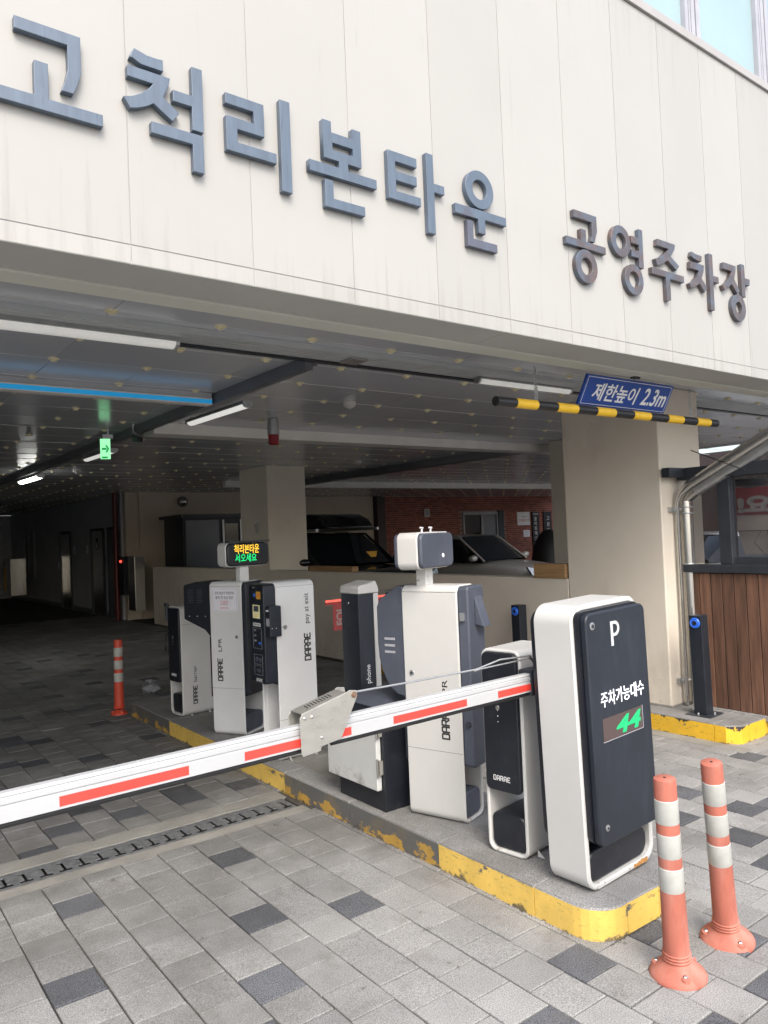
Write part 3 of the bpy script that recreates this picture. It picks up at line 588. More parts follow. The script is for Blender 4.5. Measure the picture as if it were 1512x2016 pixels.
# rear beige wall with booth
tag(MB().box((5.3, 16.1, 0), (9.4, 16.25, 2.70)).build('rear_wall', M_tan), 'tan rear wall above the dark steel booth', 'wall')
tag(MB().box((5.58, 16.03, 0), (6.3, 16.098, 2.70)).build('wall_pier', M_tan), 'shallow tan pier on the rear wall beside the dark corridor', 'wall')
bt = thing('steel_booth', 'dark grey steel booth with sliding doors behind the low wall', 'booth', (6.6, 14.7, 0))
wpart(bt, MB().box((5.95, 14.6, 0), (7.5, 15.6, 2.08)), 'booth_body', M_dsteel)
wpart(bt, MB().box((5.88, 14.5, 2.082), (7.56, 15.7, 2.15)), 'roof', M_black)
wpart(bt, MB().box((6.0, 14.57, 1.0), (6.72, 14.598, 2.03)), 'door', M_beamd); wpart(bt, MB().box((6.8, 14.57, 1.0), (6.84, 14.598, 2.03)), 'frame', M_galv); wpart(bt, MB().box((6.86, 14.58, 1.0), (7.15, 14.598, 1.95)), 'pane', M_glassd); wpart(bt, MB().box((7.2, 14.57, 1.0), (7.25, 14.598, 2.03)), 'frame', M_galv)
t = thing('dome_mirror', 'shiny dome mirror high on the tan rear wall', 'mirror', (6.55, 16.02, 2.49)); MB().lathe([(.10, 0), (.10, .02), (.085, .05), (.05, .075), (.01, .085)], (0, 0, 0), 24, axis='Y').build('dome', M_steel, t, smooth=50); MB().lathe([(.115, -.02), (.115, 0)], (0, 0, 0), 24, axis='Y').build('rim', M_dsteel, t)
# dark corridor
cw_ = thing('corridor_wall', 'dark grey corridor wall with steel doors at the left', 'wall', (5.25, 20, 0)); CW = cw_
wpart(cw_, MB().box((5.25, 16.26, 0), (5.4, 27.4, 2.70)), 'wall_surface', M_dwall)
wpart(cw_, MB().box((5.235, 16.9, 0), (5.2495, 27.4, .12)), 'skirting', M_beamd)
def door(y0, y1, z1, strip):
    wpart(cw_, MB().box((5.215, y0 - .08, 0), (5.249, y0, z1 + .06)).box((5.215, y1, 0), (5.249, y1 + .08, z1 + .06)).box((5.215, y0, z1), (5.249, y1, z1 + .06)), 'door_frame', M_dsteel)
    return wpart(cw_, MB().box((5.228, y0 + .004, .02), (5.249, y1 - .004, z1 - .004)), 'door', strip)
for y0, y1 in ((20.2, 21.05), (17.45, 18.3), (16.5, 17.05)):
    dd = door(y0, y1, 1.93, M_steel if y0 > 17 else M_beamd)
    if y0 > 17: h = MB().box((-.03, y0 + .06 - 20, .93), (-.018, y0 + .16 - 20, .95)).box((-.03, y0 + .06 - 20, .93), (-.02, y0 + .075 - 20, .95)).build('handle', M_black, dd)
wn = wpart(cw_, MB().box((5.225, 24.1, .72), (5.249, 25.4, .78)).box((5.225, 24.1, 2.05), (5.249, 25.4, 2.1)).box((5.225, 24.1, .78), (5.249, 24.16, 2.05)).box((5.225, 25.34, .78), (5.249, 25.4, 2.05)).box((5.225, 24.8, .78), (5.249, 24.86, 2.05)), 'window', M_wframe)
MB().box((-.01, 24.16 - 20, .78), (-.003, 25.34 - 20, 2.05)).build('pane', M_glassd, wn)
tag(MB().box((-6, 27.4, 0), (5.4, 27.6, 2.7)).build('end_wall', M_dwall), 'dark end wall of the corridor, farthest back at the left', 'wall')
tag(MB().box((-6.2, 4, 0), (-6, 27.6, 2.7)).build('side_wall', M_dwall), 'dark side wall at the far left of the car park', 'wall')
for lb, p, s, mm in (('white notice plate left of the far steel door', (5.244, 21.4, 1.02), (.11, .17), M_wprint), ('white card beside the far steel door, higher up', (5.244, 19.85, 1.42), (.12, .2), M_wprint), ('white card left of the near steel door', (5.244, 18.75, 1.42), (.12, .2), M_wprint)):
    tag(MB().box((p[0] - .006, p[1] - s[0] / 2, p[2]), (p[0], p[1] + s[0] / 2, p[2] + s[1])).build('wall_notice', mm), lb, 'notice')
mn = thing('toilet_sign', 'small sign with a white figure on the near steel door', 'sign', (5.222, 17.9, 1.5)); MB().box((0, -.06, 0), (.004, .06, .27)).build('sign_panel', M_dsteel, mn); MB().prism([(-.035, .03), (.035, .03), (.02, .17), (-.02, .17)], -.003, -.0005, 'X').lathe([(.001, -.0005), (.018, -.001)], (0, 0, .2), 10, axis='X').build('figure', M_wprint, mn)
tag(MB().tube([(5.12, 16.2, 0), (5.12, 16.2, 2.7)], .05, 12).build('red_pipe', M_redpipe, smooth=40), 'dark red fire pipe running up beside the corridor doors', 'pipe')
t = thing('steel_cabinet', 'tall narrow stainless cabinet on the wall at the corridor corner', 'cabinet', (5.1, 15.22, .27)); MB().box((-.0, -.2, 0), (.2, .2, 1.08)).build('cabinet_body', M_steel, t, bevel=.004); MB().lathe([(.018, 0), (.014, .008)], (0, .04, .78), 10, axis='X').build('lock', M_black, t)
t = thing('hydrant_box', 'dark fire hydrant box with a small red lamp by the red pipe', 'hydrant', (5.12, 15.9, .55)); MB().box((0, -.16, 0), (.15, .16, .8)).build('box_body', M_dsteel, t, bevel=.004); MB().lathe([(.03, 0), (.02, .03)], (0, 0, .7), 12, axis='X').build('red_lamp', M_ledred, t)
t = thing('lift_panel', 'stainless cabinet with a pale orange strip at the far left edge', 'cabinet', (4.4, 23.7, .3)); MB().box((0, -.55, 0), (.4, .5, 1.02)).build('cabinet_body', M_steel, t, bevel=.004); MB().box((-.006, .1, .12), (-.001, .35, .78)).build('orange_strip', M_sticker, t); MB().lathe([(.05, 0), (.05, .004)], (0, .2, .9), 12, axis='X').build('round_mark', M_print, t)

# brick wall far right, in pieces
bw = thing('brick_wall', 'red brick wall with a sliding window behind the parked cars', 'wall', (17, 17.8, 0))
wpart(bw, MB().box((13.35, 17.8, 0), (27.5, 18.0, 2.70)), 'mortar_bed', M_bmort)
br = MB().box((0, -.011, 0), (.186, 0, .055)).build('brick', M_brick, bw); first = True; far = MB(); cnt = 0
WX0, WX1, WZ0, WZ1 = 16.5, 18.35, 1.2, 2.22
bl = []
for r_ in range(0, 41):
    for c_ in range(0, 71):
        x = 13.36 + c_ * .198 + (.099 if r_ % 2 else 0); z = .004 + r_ * .0655
        if x + .186 > 27.4 or (WX0 - .15 < x < WX1 and WZ0 - .1 < z < WZ1 - .03): continue
        if 13.6 < x < 21.6: pri = 0 if 1.35 < z < 2.62 else 1
        else: pri = 2
        bl.append((pri, abs(x - 17.0) * .3 + abs(z - 2.05) * 4, x, z))
bl.sort()
for q, (_, _, x, z) in enumerate(bl):
    if q < 298:
        o = br if q == 0 else br.copy()
        if q: COL.objects.link(o)
        o.location = (x - 17, -0.0003, z)
    else: far.add([(x - 17, -.011, z), (x + .186 - 17, -.011, z), (x + .186 - 17, -.011, z + .055), (x - 17, -.011, z + .055), (x - 17, 0, z), (x + .186 - 17, 0, z), (x + .186 - 17, 0, z + .055), (x - 17, 0, z + .055)], [(0, 1, 2, 3), (3, 2, 6, 7), (0, 4, 5, 1), (0, 3, 7, 4), (1, 5, 6, 2)])
tag(far.build('far_bricks', M_brick, bw), kind='stuff')
wf = wpart(bw, MB().box((16.55, 17.74, 2.10), (18.1, 17.82, 2.18)).box((16.55, 17.74, 1.2), (16.6, 17.82, 2.1)).box((18.05, 17.74, 1.2), (18.1, 17.82, 2.1)).box((17.34, 17.74, 1.2), (17.42, 17.82, 2.1)).box((16.55, 17.74, 1.16), (18.1, 17.82, 1.2)), 'window', M_wframe)
MB().box((-.4, -.02, 1.2), (.34, -.005, 2.1)).build('pane', M_glassd, wf); MB().box((.42, -.015, 1.2), (1.05, -.004, 2.1)).build('pane', M_beamd, wf)
wpart(bw, MB().box((18.12, 17.72, 1.15), (18.36, 17.80, 2.22)), 'shutter', M_dsteel)
t = thing('door_chime', 'small white box high on the brick wall left of the window', 'box', (15.05, 17.785, 2.06)); MB().box((-.11, -.05, 0), (.11, 0, .25)).build('box_body', M_white, t, bevel=.01); MB().box((-.06, -.055, .05), (.06, -.0505, .2)).build('grille', M_gprint, t)
t = thing('brick_wall_sign', 'white square sign with red lettering on the brick wall', 'sign', (19.36, 17.785, 1.7)); MB().box((-.31, -.02, 0), (.31, 0, .45)).build('sign_panel', M_wprint, t); text('고객쉼터구역', .115, M_rprint, t, (-.27, -.0212, .12), fit=.54); text('· 주차 안내 ·', .05, M_print, t, (-.15, -.0212, .27), fit=.3)
t = thing('brick_wall_notice', 'small pinkish notice under the white sign on the brick wall', 'notice', (19.49, 17.785, 1.3)); MB().box((-.16, -.012, 0), (.16, 0, .23)).build('sign_panel', M_paper, t); g = MB()
for k in range(4): g.box((-.11, -.0135, .05 + k * .04), (.10, -.0125, .06 + k * .04))
g.build('print_lines', M_gprint, t)
t = thing('banner_board', 'tall black board with white vertical lettering, beside the white sign', 'sign', (19.94, 17.78, .5)); MB().box((-.17, -.04, 0), (.17, 0, 1.64)).build('board', M_black, t)
for k, ch in enumerate('활어회해산물구이'): text(ch, .15, M_wprint, t, (-.085, -.0415, 1.35 - k * .165))
text('영업중', .08, M_wprint, t, (-.13, -.0415, 1.54), fit=.26)
t = thing('banner_board', 'tall black board with three white characters, right of the other board', 'sign', (20.55, 17.78, .9)); MB().box((-.2, -.04, 0), (.2, 0, 1.24)).build('board', M_black, t)
for k, ch in enumerate('고광마'): text(ch, .17, M_wprint, t, (-.06, -.0415, .95 - k * .21))
t = thing('draped_cover', 'black cloth draped over something tall in front of the boards', 'cover', (18.6, 16.2, 0))
g = MB(); prof = [(.52, 0), (.5, .5), (.46, .9), (.40, 1.15), (.30, 1.36), (.16, 1.5), (.02, 1.54)]; g.lathe(prof, (0, 0, 0), 22)
for i, v in enumerate(g.v): a = math.atan2(v[1], v[0]); s_ = 1 + .06 * math.sin(5 * a + v[2] * 3) * (1 - v[2] / 1.6); g.v[i] = (v[0] * s_ + .12 * v[2], v[1] * s_, v[2])
g.build('cloth', M_rubber, t, smooth=60)
tag(MB().box((9.5, 17.8, 0), (13.05, 17.95, 2.70)).build('rear_beige_wall', M_tan), 'tan wall behind the dark car, left of the brick wall', 'wall')
tag(MB().box((13.06, 17.6, 0), (13.34, 17.95, 2.70)).build('dark_recess', M_brownw), 'narrow dark strip in place of the recess between tan and brick walls', 'pillar')  # solid strip; its dark brown colour stands in for the recess's darkness
tag(MB().box((27.6, 6.0, 0), (27.9, 18, 4.2)).build('dark_clad_wall', M_brownw), 'dark brown clad wall far behind the fence at the right', 'wall')
# ================================================================== SIGN LETTERS
LET = json.loads('''{"go":[[[0.51,3.209],[0.703,3.209],[0.703,3.14],[0.703,3.093],[0.692,3.054],[0.678,3.019],[0.642,3.019],[0.654,3.055],[0.663,3.093],[0.663,3.135],[0.663,3.17],[0.51,3.17]],[[0.563,3.09],[0.604,3.09],[0.604,2.979],[0.767,2.979],[0.767,2.94],[0.411,2.94],[0.411,2.981],[0.563,2.981]]],"cheok":[[[0.874,3.238],[0.892,3.234],[0.918,3.228],[0.946,3.228],[0.973,3.23],[0.973,3.191],[0.935,3.191],[0.897,3.191],[0.869,3.203],[0.859,3.203]],[[0.851,3.175],[0.996,3.175],[0.99,3.148],[0.97,3.102],[1.025,3.063],[1.001,3.028],[0.936,3.07],[0.912,3.053],[0.883,3.039],[0.857,3.031],[0.835,3.064],[0.865,3.074],[0.894,3.092],[0.919,3.114],[0.936,3.137],[0.851,3.137]],[[1.074,3.244],[1.113,3.244],[1.113,3.02],[1.072,3.02],[1.072,3.101],[1.004,3.101],[1.004,3.14],[1.074,3.14]],[[0.926,3.008],[1.111,3.008],[1.111,2.875],[1.071,2.875],[1.071,2.969],[0.926,2.969]]],"ri":[[[1.199,3.195],[1.352,3.195],[1.352,3.073],[1.243,3.073],[1.243,3.025],[1.4,3.025],[1.4,2.987],[1.199,2.987],[1.199,3.113],[1.31,3.113],[1.31,3.156],[1.199,3.156]],[[1.42,3.239],[1.463,3.239],[1.463,2.891],[1.42,2.891]]],"bon":[["H",[[1.609,3.222],[1.648,3.222],[1.648,3.179],[1.748,3.179],[1.748,3.221],[1.789,3.221],[1.789,3.072],[1.723,3.072],[1.723,3.042],[1.862,3.042],[1.862,3.004],[1.542,3.004],[1.542,3.046],[1.68,3.046],[1.679,3.072],[1.609,3.072]],[[1.651,3.14],[1.748,3.14],[1.748,3.11],[1.651,3.11]]],[[1.61,2.987],[1.649,2.987],[1.649,2.916],[1.799,2.916],[1.799,2.878],[1.61,2.878]]],"ta":[[[1.924,3.189],[2.081,3.189],[2.081,3.149],[1.964,3.149],[1.964,3.109],[2.078,3.109],[2.078,3.069],[1.965,3.069],[1.965,3.024],[2.097,3.024],[2.097,2.986],[1.924,2.986]],[[2.134,3.232],[2.174,3.232],[2.174,3.107],[2.234,3.107],[2.234,3.068],[2.175,3.068],[2.175,2.883],[2.134,2.883]]],"un":[["R",2.451,3.146,0.088,0.045],[[2.296,3.052],[2.616,3.052],[2.616,3.012],[2.478,3.012],[2.478,2.945],[2.435,2.945],[2.435,3.008],[2.296,3.008]],[[2.365,2.992],[2.401,2.992],[2.401,2.912],[2.55,2.912],[2.55,2.873],[2.365,2.873]]],"gong":[[[3.115,3.21],[3.3,3.21],[3.3,3.13],[3.287,3.098],[3.277,3.069],[3.245,3.069],[3.258,3.102],[3.258,3.171],[3.115,3.171]],[[3.166,3.121],[3.207,3.121],[3.207,3.06],[3.367,3.06],[3.367,3.022],[3.049,3.022],[3.049,3.061],[3.166,3.061]],["R",3.202,2.93,0.088,0.045]],"yeong":[["R",3.504,3.123,0.086,0.044],[[3.669,3.224],[3.705,3.224],[3.705,3.008],[3.662,3.008],[3.662,3.059],[3.597,3.059],[3.597,3.099],[3.667,3.099],[3.667,3.133],[3.596,3.133],[3.596,3.173],[3.669,3.173]],["R",3.61,2.931,0.085,0.045]],"ju":[[[3.848,3.207],[4.027,3.207],[4.018,3.175],[3.974,3.128],[4.06,3.087],[4.028,3.055],[3.942,3.1],[3.892,3.069],[3.836,3.052],[3.819,3.088],[3.873,3.106],[3.92,3.139],[3.958,3.168],[3.842,3.168]],[[3.781,3.034],[4.102,3.034],[4.102,2.995],[3.958,2.995],[3.958,2.871],[3.916,2.863],[3.916,2.997],[3.781,2.997]]],"cha":[[[4.201,3.202],[4.239,3.194],[4.309,3.194],[4.303,3.158],[4.252,3.158],[4.213,3.164],[4.19,3.173]],[[4.18,3.14],[4.329,3.14],[4.32,3.098],[4.295,3.057],[4.356,3.007],[4.322,2.975],[4.27,3.02],[4.22,2.992],[4.175,2.978],[4.158,3.004],[4.199,3.022],[4.243,3.056],[4.269,3.097],[4.175,3.097]],[[4.385,3.226],[4.429,3.226],[4.429,3.096],[4.49,3.096],[4.49,3.057],[4.427,3.057],[4.427,2.88],[4.385,2.88]]],"jang":[[[4.556,3.204],[4.705,3.204],[4.698,3.165],[4.678,3.119],[4.737,3.051],[4.708,3.025],[4.647,3.081],[4.604,3.055],[4.553,3.026],[4.53,3.053],[4.58,3.079],[4.624,3.119],[4.649,3.162],[4.549,3.162]],[[4.768,3.231],[4.812,3.231],[4.812,3.147],[4.874,3.147],[4.868,3.105],[4.809,3.105],[4.809,3.02],[4.768,3.02]],["R",4.718,2.94,0.086,0.038]]}''')
LAB = [('go', '고', 'slate blue raised character, partly cut by the left edge of the facade view', M_letter),
 ('cheok', '척', 'slate blue raised character with a slanting tick on top, second of the long word', M_letter),
 ('ri', '리', 'slate blue raised character, angular S shape beside one tall upright bar', M_letter),
 ('bon', '본', 'slate blue raised character, open box above a long bar and an L shape', M_letter),
 ('ta', '타', 'slate blue raised character, blocky E shape beside an upright with a side tick', M_letter),
 ('un', '운', 'half bronzed raised character, single ring on top, last of the large slate word', M_letterm),
 ('gong', '공', 'bronzed raised character with a bent stroke on top and a ring underneath', M_letterb),
 ('yeong', '영', 'bronzed raised character made with two rings and a double tick', M_letterb),
 ('ju', '주', 'bronzed raised character with no ring, crossbar over one short centre stem', M_letterb),
 ('cha', '차', 'bronzed raised character with a curved tick on top beside a tall upright', M_letterb),
 ('jang', '장', 'bronzed raised character with one ring at its lower right, end of the sign', M_letterb)]
for key, _, lb, m in LAB:
    items = LET[key]; allp = []
    for it in items:
        if it[0] == 'R': allp.append((it[1], it[2]))
        elif it[0] == 'H': allp += it[1]
        else: allp += it
    cx = sum(p[0] for p in allp) / len(allp); cz = min(p[1] for p in allp)
    t = thing('sign_letter', lb, 'letter', (cx, 2.449, cz), group='raised characters of the building sign')
    for it in items:
        g = MB()
        if it[0] == 'R':
            x, z, ro, ri = it[1] - cx, it[2] - cz, it[3], it[4]; N = 40; vs = []; fs = []
            for rr, y in ((ro, 0), (ro, -.025), (ri, -.025), (ri, 0)):
                vs += [(x + rr * math.cos(2 * math.pi * k / N), y, z + rr * math.sin(2 * math.pi * k / N)) for k in range(N)]
            for a in range(4):
                b = (a + 1) % 4
                for k in range(N): fs.append((a * N + k, a * N + (k + 1) % N, b * N + (k + 1) % N, b * N + k))
            g.add(vs, fs); o = g.build('ring', m, t, smooth=40, bevel=.0015)
        else:
            if it[0] == 'H':
                outer, hole = it[1], it[2]
                bmv = bpy.data.curves.new('c', 'CURVE'); bmv.dimensions = '2D'; bmv.fill_mode = 'BOTH'; bmv.extrude = .0125
                for poly in (outer, hole):
                    sp = bmv.splines.new('POLY'); sp.points.add(len(poly) - 1); sp.use_cyclic_u = True
                    for q, p in zip(sp.points, poly): q.co = (p[0] - cx, p[1] - cz, 0, 1)
                tmp = bpy.data.objects.new('c', bmv); COL.objects.link(tmp); dg = bpy.context.evaluated_depsgraph_get(); dg.update()
                me = bpy.data.meshes.new_from_object(tmp.evaluated_get(dg)); bpy.data.objects.remove(tmp)
                me.transform(basis((0, -.0125, 0), (1, 0, 0), (0, 0, 1))); me.materials.clear(); me.materials.append(m)
                o = bpy.data.objects.new('stroke', me); COL.objects.link(o); o.parent = t
            else:
                g.prism([(p[0] - cx, p[1] - cz) for p in it], -.025, 0, 'Y'); o = g.build('stroke', m, t, bevel=.0015)

# ================================================================== HEIGHT LIMIT BAR AND SIGN
lb_ = thing('height_limit_bar', 'yellow and black striped pole hung on chains across the entrance', 'bar', (4.06, 2.87, 2.29))
xsb = [2.95, 3.10, 3.27, 3.44, 3.62, 3.80, 3.98, 4.17, 4.35, 4.55, 4.73, 4.90, 5.07, 5.17]
for i in range(len(xsb) - 1):
    a, b = xsb[i] - 4.06, xsb[i + 1] - 4.06; g = MB(); N = 24; rr = .0270 if i % 2 == 0 else .0276
    g.tube([(a, 0, 0), (b, 0, 0)], rr, N, caps=(i % 2 == 1 or i in (0, 12))); g.build('black_band' if i % 2 == 0 else 'yellow_band', M_barB if i % 2 == 0 else M_barY, lb_, smooth=40)
MB().lathe([(.0215, 0), (.0215, .002)], (-1.111, 0, 0), 20, axis='X').build('open_end', M_hole, lb_)
def link(c, rot):
    g = MB(); pts = [(.0075 * math.cos(a) , 0, .013 * math.sin(a)) for a in [2 * math.pi * k / 10 for k in range(11)]]
    if rot: pts = [(0, p[0], p[2]) for p in pts]
    g.tube([(p[0] + c[0], p[1] + c[1], p[2] + c[2]) for p in pts], .0024, 5, caps=False); return g
for x in (3.275, 4.845):
    for k in range(9): link((x - 4.06, 0, .036 + k * .0215), k % 2).build('chain_link', M_galv, lb_, smooth=60)
    for k in range(3): link((x - 4.06 + .012, .004, .05 + k * .021), (k + 1) % 2).build('chain_link', M_galv, lb_, smooth=60)
sg = thing('height_limit_sign', 'blue height limit sign with white lettering above the striped pole', 'sign', (4.11, 2.89, 2.325), (R(-29), 0, 0))
sg.rotation_euler = (0, 0, 0)
tl = math.atan2(-.09, .165)     # the board leans out at its top edge
Lh = .188
SV = Vector((0, -.0866, .165)).normalized()
def sboard(x0, x1, h0, h1, d0, d1):
    nrm = Vector((0, -SV.z, SV.y)).normalized(); nrm = Vector((0, -abs(SV.z), SV.y)) if True else nrm
    nrm = Vector((0, -SV[2], -abs(SV[1]) * 1.0)).normalized(); g = MB(); vs = []
    for dd in (d0, d1):
        for (x, h) in ((x0, h0), (x1, h0), (x1, h1), (x0, h1)): vs.append(Vector((x, 0, 0)) + SV * h + nrm * dd)
    return g.add(vs, [(0, 3, 2, 1), (4, 5, 6, 7), (0, 1, 5, 4), (1, 2, 6, 5), (2, 3, 7, 6), (3, 0, 4, 7)]), nrm
g, NR = sboard(-.445, .445, 0, Lh, -.018, 0); g.build('sign_board', M_bluesign, sg, bevel=.001)
for (a, b, c, d_) in ((-.43, .43, .010, .013), (-.43, .43, Lh - .013, Lh - .010), (-.43, -.427, .013, Lh - .013), (.427, .43, .013, Lh - .013)): sboard(a, b, c, d_, 0, .0008)[0].build('border_line', M_wprint, sg)
o0 = Vector((-.355, 0, 0)) + SV * .048 + NR * .0006
text('제한높이', .118, M_wprint, sg, o0, ((1, 0, 0), SV), shear=.15, bold=.0018, fit=.45)
text('2.3m', .155, M_wprint, sg, o0 + Vector((.50, 0, 0)) - SV * .004, ((1, 0, 0), SV), shear=.2, bold=.0022, fit=.26)
MB().tube([(0, -.09, .175), (0, -.12, .19)], .006, 6).box((-.03, -.115, .176), (.03, -.085, .192)).build('fixing_bracket', M_dsteel, sg)

# ================================================================== MACHINES ON THE ISLAND
K = .1255
def cushion(t, w, d, h, x0, y0, z0, r, name='rubber_foot_pad', m=M_black):
    return MB().prism(rrect(x0, z0, x0 + w, z0 + h, r, 7)[0:] , y0, y0 + d, 'Y').build(name, m, t, smooth=40, bevel=.008)
def fixlug(t, x, y, s=1, name='fixing_bracket', d=1):
    return MB().prism([(y, 0), (y + .045 * s, 0), (y + .01 * s, .04)], x - .0015, x + .0015, 'X').build(name, M_white, t)

# --- 1 the parking counter at the front
k1 = thing('parking_counter', 'tall white and navy kiosk with green number, nearest on the island', 'kiosk', (2.448, 1.99, K), (0, R(-1.9), R(2.0)))
ringframe(.475, .195, 1.150, .024, .075).build('frame', M_whiter, k1, smooth=32)
MB().box((.03, .012, .235), (.445, .183, 1.122)).build('inner_case', M_navy, k1)
MB().prism(rrect(.014, .200, .440, 1.128, .035), -.022, .012, 'Y').build('panel_rebate', M_black, k1, smooth=35)
fp = MB().prism(rrect(.026, .192, .442, 1.120, .035), -.052, -.022, 'Y').build('front_panel', M_navy, k1, smooth=35, bevel=.006)
MB().prism(rrect(.012, .16, .463, 1.125, .06), .198, .222, 'Y').build('rear_panel', M_black, k1, smooth=35, bevel=.005)
cushion(k1, .415, .165, .125, .030, .018, .026, .055)
g = MB(); yP = -.0532
for poly in ([(0, 0), (.016, 0), (.016, .082), (.026, .082), (.026, .098), (0, .098), (0, .0)][:-1],): pass
def Pmark(parent):
    g = MB(); x, z = .188, 1.0
    g.prism([(x, z - .028), (x + .016, z - .028), (x + .016, z + .010), (x + .0255, z + .010), (x + .0255, z + .022), (x + .016, z + .022), (x + .016, z + .060), (x + .0255, z + .060), (x + .0255, z + .072), (x, z + .072)], yP, -.052, 'Y')
    arc = [(x + .0275, z + .072)] + [(x + .030 + .031 * math.cos(R(a)), z + .041 + .031 * math.sin(R(a))) for a in range(80, -81, -16)] + [(x + .0275, z + .010), (x + .0275, z + .022)] + [(x + .030 + .018 * math.cos(R(a)), z + .041 + .018 * math.sin(R(a))) for a in range(-75, 76, 15)] + [(x + .0275, z + .060)]
    g.prism(arc, yP, -.052, 'Y'); return g.build('p_emblem', mat('silver_print', (0.55, 0.57, 0.6), 0.4), parent)
Pmark(fp)
text('주차가능대수', .068, M_lprint, fp, (.088, yP, .742), bold=.0002, fit=.305)
ls = MB().box((.093, -.0528, .600), (.372, -.0515, .692)).build('led_screen', M_ledbrown, fp)
MB().box((.091, -.0534, .597), (.374, -.0518, .5995)).box((.374, -.0534, .597), (.3765, -.0518, .694)).build('screen_edge', M_gprint, ls)
text('44', .094, M_leddig, ls, (.178, -.0538, .613), bold=.0028, fit=.178, shear=.2, name='green_digits')
g = MB(); screw(g, (.066, -.0522, 1.07), .016, h=.003); lk = g.build('lock', M_galv, fp, smooth=40); MB().lathe([(.008, 0), (.007, .003)], (.066, -.0553, 1.07), 10, axis='Y').build('key_slot', M_dsteel, lk)
g = MB(); screw(g, (.078, -.0522, .262), .013, h=.004); lk = g.build('lock', M_galv, fp, smooth=40); MB().lathe([(.005, 0), (.004, .003)], (.078, -.0563, .262), 10, axis='Y').build('key_slot', M_dsteel, lk)
g = MB()
rs = random.Random(5); pts = [(.325 + i * .012, -.0006 if i % 2 else -.0006, 0) for i in range(10)]
for i in range(9):
    x = .315 + i * .011; z0 = .003 + rs.uniform(0, .006); z1 = .021 - rs.uniform(0, .005)
    g.box((x, -.0007 - .0001 * i, z0 * .5 + .001), (x + .0125, .004, z1 + .002))
g.build('rust_patch', M_rust, k1)

# --- 2 barrier machines
def barrier(name, lb, loc, rz, group, side_text):
    t = thing(name, lb, 'barrier', loc, (0, 0, rz), group); w, d, h = .222, .29, .928
    ringframe(w, d, h, .018, .045).build('frame', M_white, t, smooth=32)
    MB().box((.02, .01, .30), (w - .02, d - .01, h - .02)).build('inner_case', M_black, t)
    fp = MB().prism(rrect(.012, .285, w - .018, h - .016, .028), -.012, .01, 'Y').build('front_panel', M_black, t, smooth=35, bevel=.006)
    cushion(t, w - .038, d - .05, .16, .019, .012, .019, .035)
    logo(.020, M_wprint, fp, (.058, -.0128, .335), FRONT, .16, adv=.95)
    for k in range(3): MB().lathe([(.0028, 0), (.002, .001)], (.095, -.0122, .60 + k * .026), 8, axis='Y').build('indicator_dot', M_wprint, fp)
    g = MB(); screw(g, (.095, -.0122, .665), .012, h=.003); g.build('lock', M_steel, fp)
    MB().box((w - .0002, .002, .772), (w + .0004, d - .002, .7735)).build('seam', M_seam, t)
    for y in (.07, d - .05): MB().prism([(w, 0), (w + .035, 0), (w, .03)], y, y + .003, 'Y').build('fixing_bracket', M_white, t)
    if side_text:
        logo(.036, M_print, t, (w + .0008, .135, .095), ((0, 0, 1), (0, -1, 0)), .21)
        text('barrier', .050, M_print, t, (w + .0008, .136, .275), ((0, 0, 1), (0, -1, 0)), fit=.135)
    return t
b1 = barrier('barrier_machine', 'low white barrier cabinet at the far end of the island, printed side showing', (2.458, 6.425, K), R(-84), 'barrier cabinets', True)
g = MB().tube([(.03, -.024, .80), (.03, -.024, .93)], .013, 10).box((.012, -.04, .925), (.05, -.011, .955)); g.build('boom_clamp', M_dsteel, b1, smooth=40)
MB().tube([(.03, -.014, .72), (.015, -.03, .68), (.01, -.035, .55), (.03, -.014, .50)], .008, 8).build('cable_loop', M_rubber, b1, smooth=60)
b2 = barrier('barrier_gate', 'white barrier cabinet behind the number kiosk with its boom lowered to the left', (2.476, 2.582, K), R(-81.5), 'barrier cabinets', False)
# boom in world coordinates, parented to the barrier
def inv(o):
    M = Matrix.LocRotScale(o.location, o.rotation_euler, o.scale); return M.inverted()
def wchild(g, name, m, parent, Minv, **k):
    g.v = [tuple(Minv @ Vector(v)) for v in g.v]; return g.build(name, m, parent, **k)
I2 = inv(b2)
BX0, BX1 = -1.6, 2.62
bz = lambda x: .9285 + (x - 2.455) * .0118
def bm(x0, x1, ylo, yhi, zl, zh):
    g = MB(); g.add([(x0, ylo, bz(x0) + zl), (x1, ylo, bz(x1) + zl), (x1, yhi, bz(x1) + zl), (x0, yhi, bz(x0) + zl), (x0, ylo, bz(x0) + zh), (x1, ylo, bz(x1) + zh), (x1, yhi, bz(x1) + zh), (x0, yhi, bz(x0) + zh)],
          [(0, 3, 2, 1), (4, 5, 6, 7), (0, 1, 5, 4), (1, 2, 6, 5), (2, 3, 7, 6), (3, 0, 4, 7)]); return g
prof = [(2.262, -.034), (2.262, .008), (2.266, .010), (2.266, .013), (2.262, .015), (2.262, .030), (2.266, .0315), (2.266, .034), (2.263, .036), (2.267, .044), (2.295, .044), (2.302, .038), (2.302, -.034)]
def boomseg(x0, x1):
    g = MB(); n = len(prof); vs = [(x, p[0], bz(x) + p[1]) for x in (x0, x1) for p in prof]
    fs = [(i, i + n, (i + 1) % n + n, (i + 1) % n) for i in range(n)] + [tuple(range(n)), tuple(range(n, 2 * n))[::-1]]
    return g.add(vs, fs)
boom = wchild(boomseg(1.415, BX1), 'boom', M_alu, b2, I2, bevel=.0006)
boom2 = wchild(boomseg(BX0, 1.40), 'boom', M_alu, b2, I2, bevel=.0006)
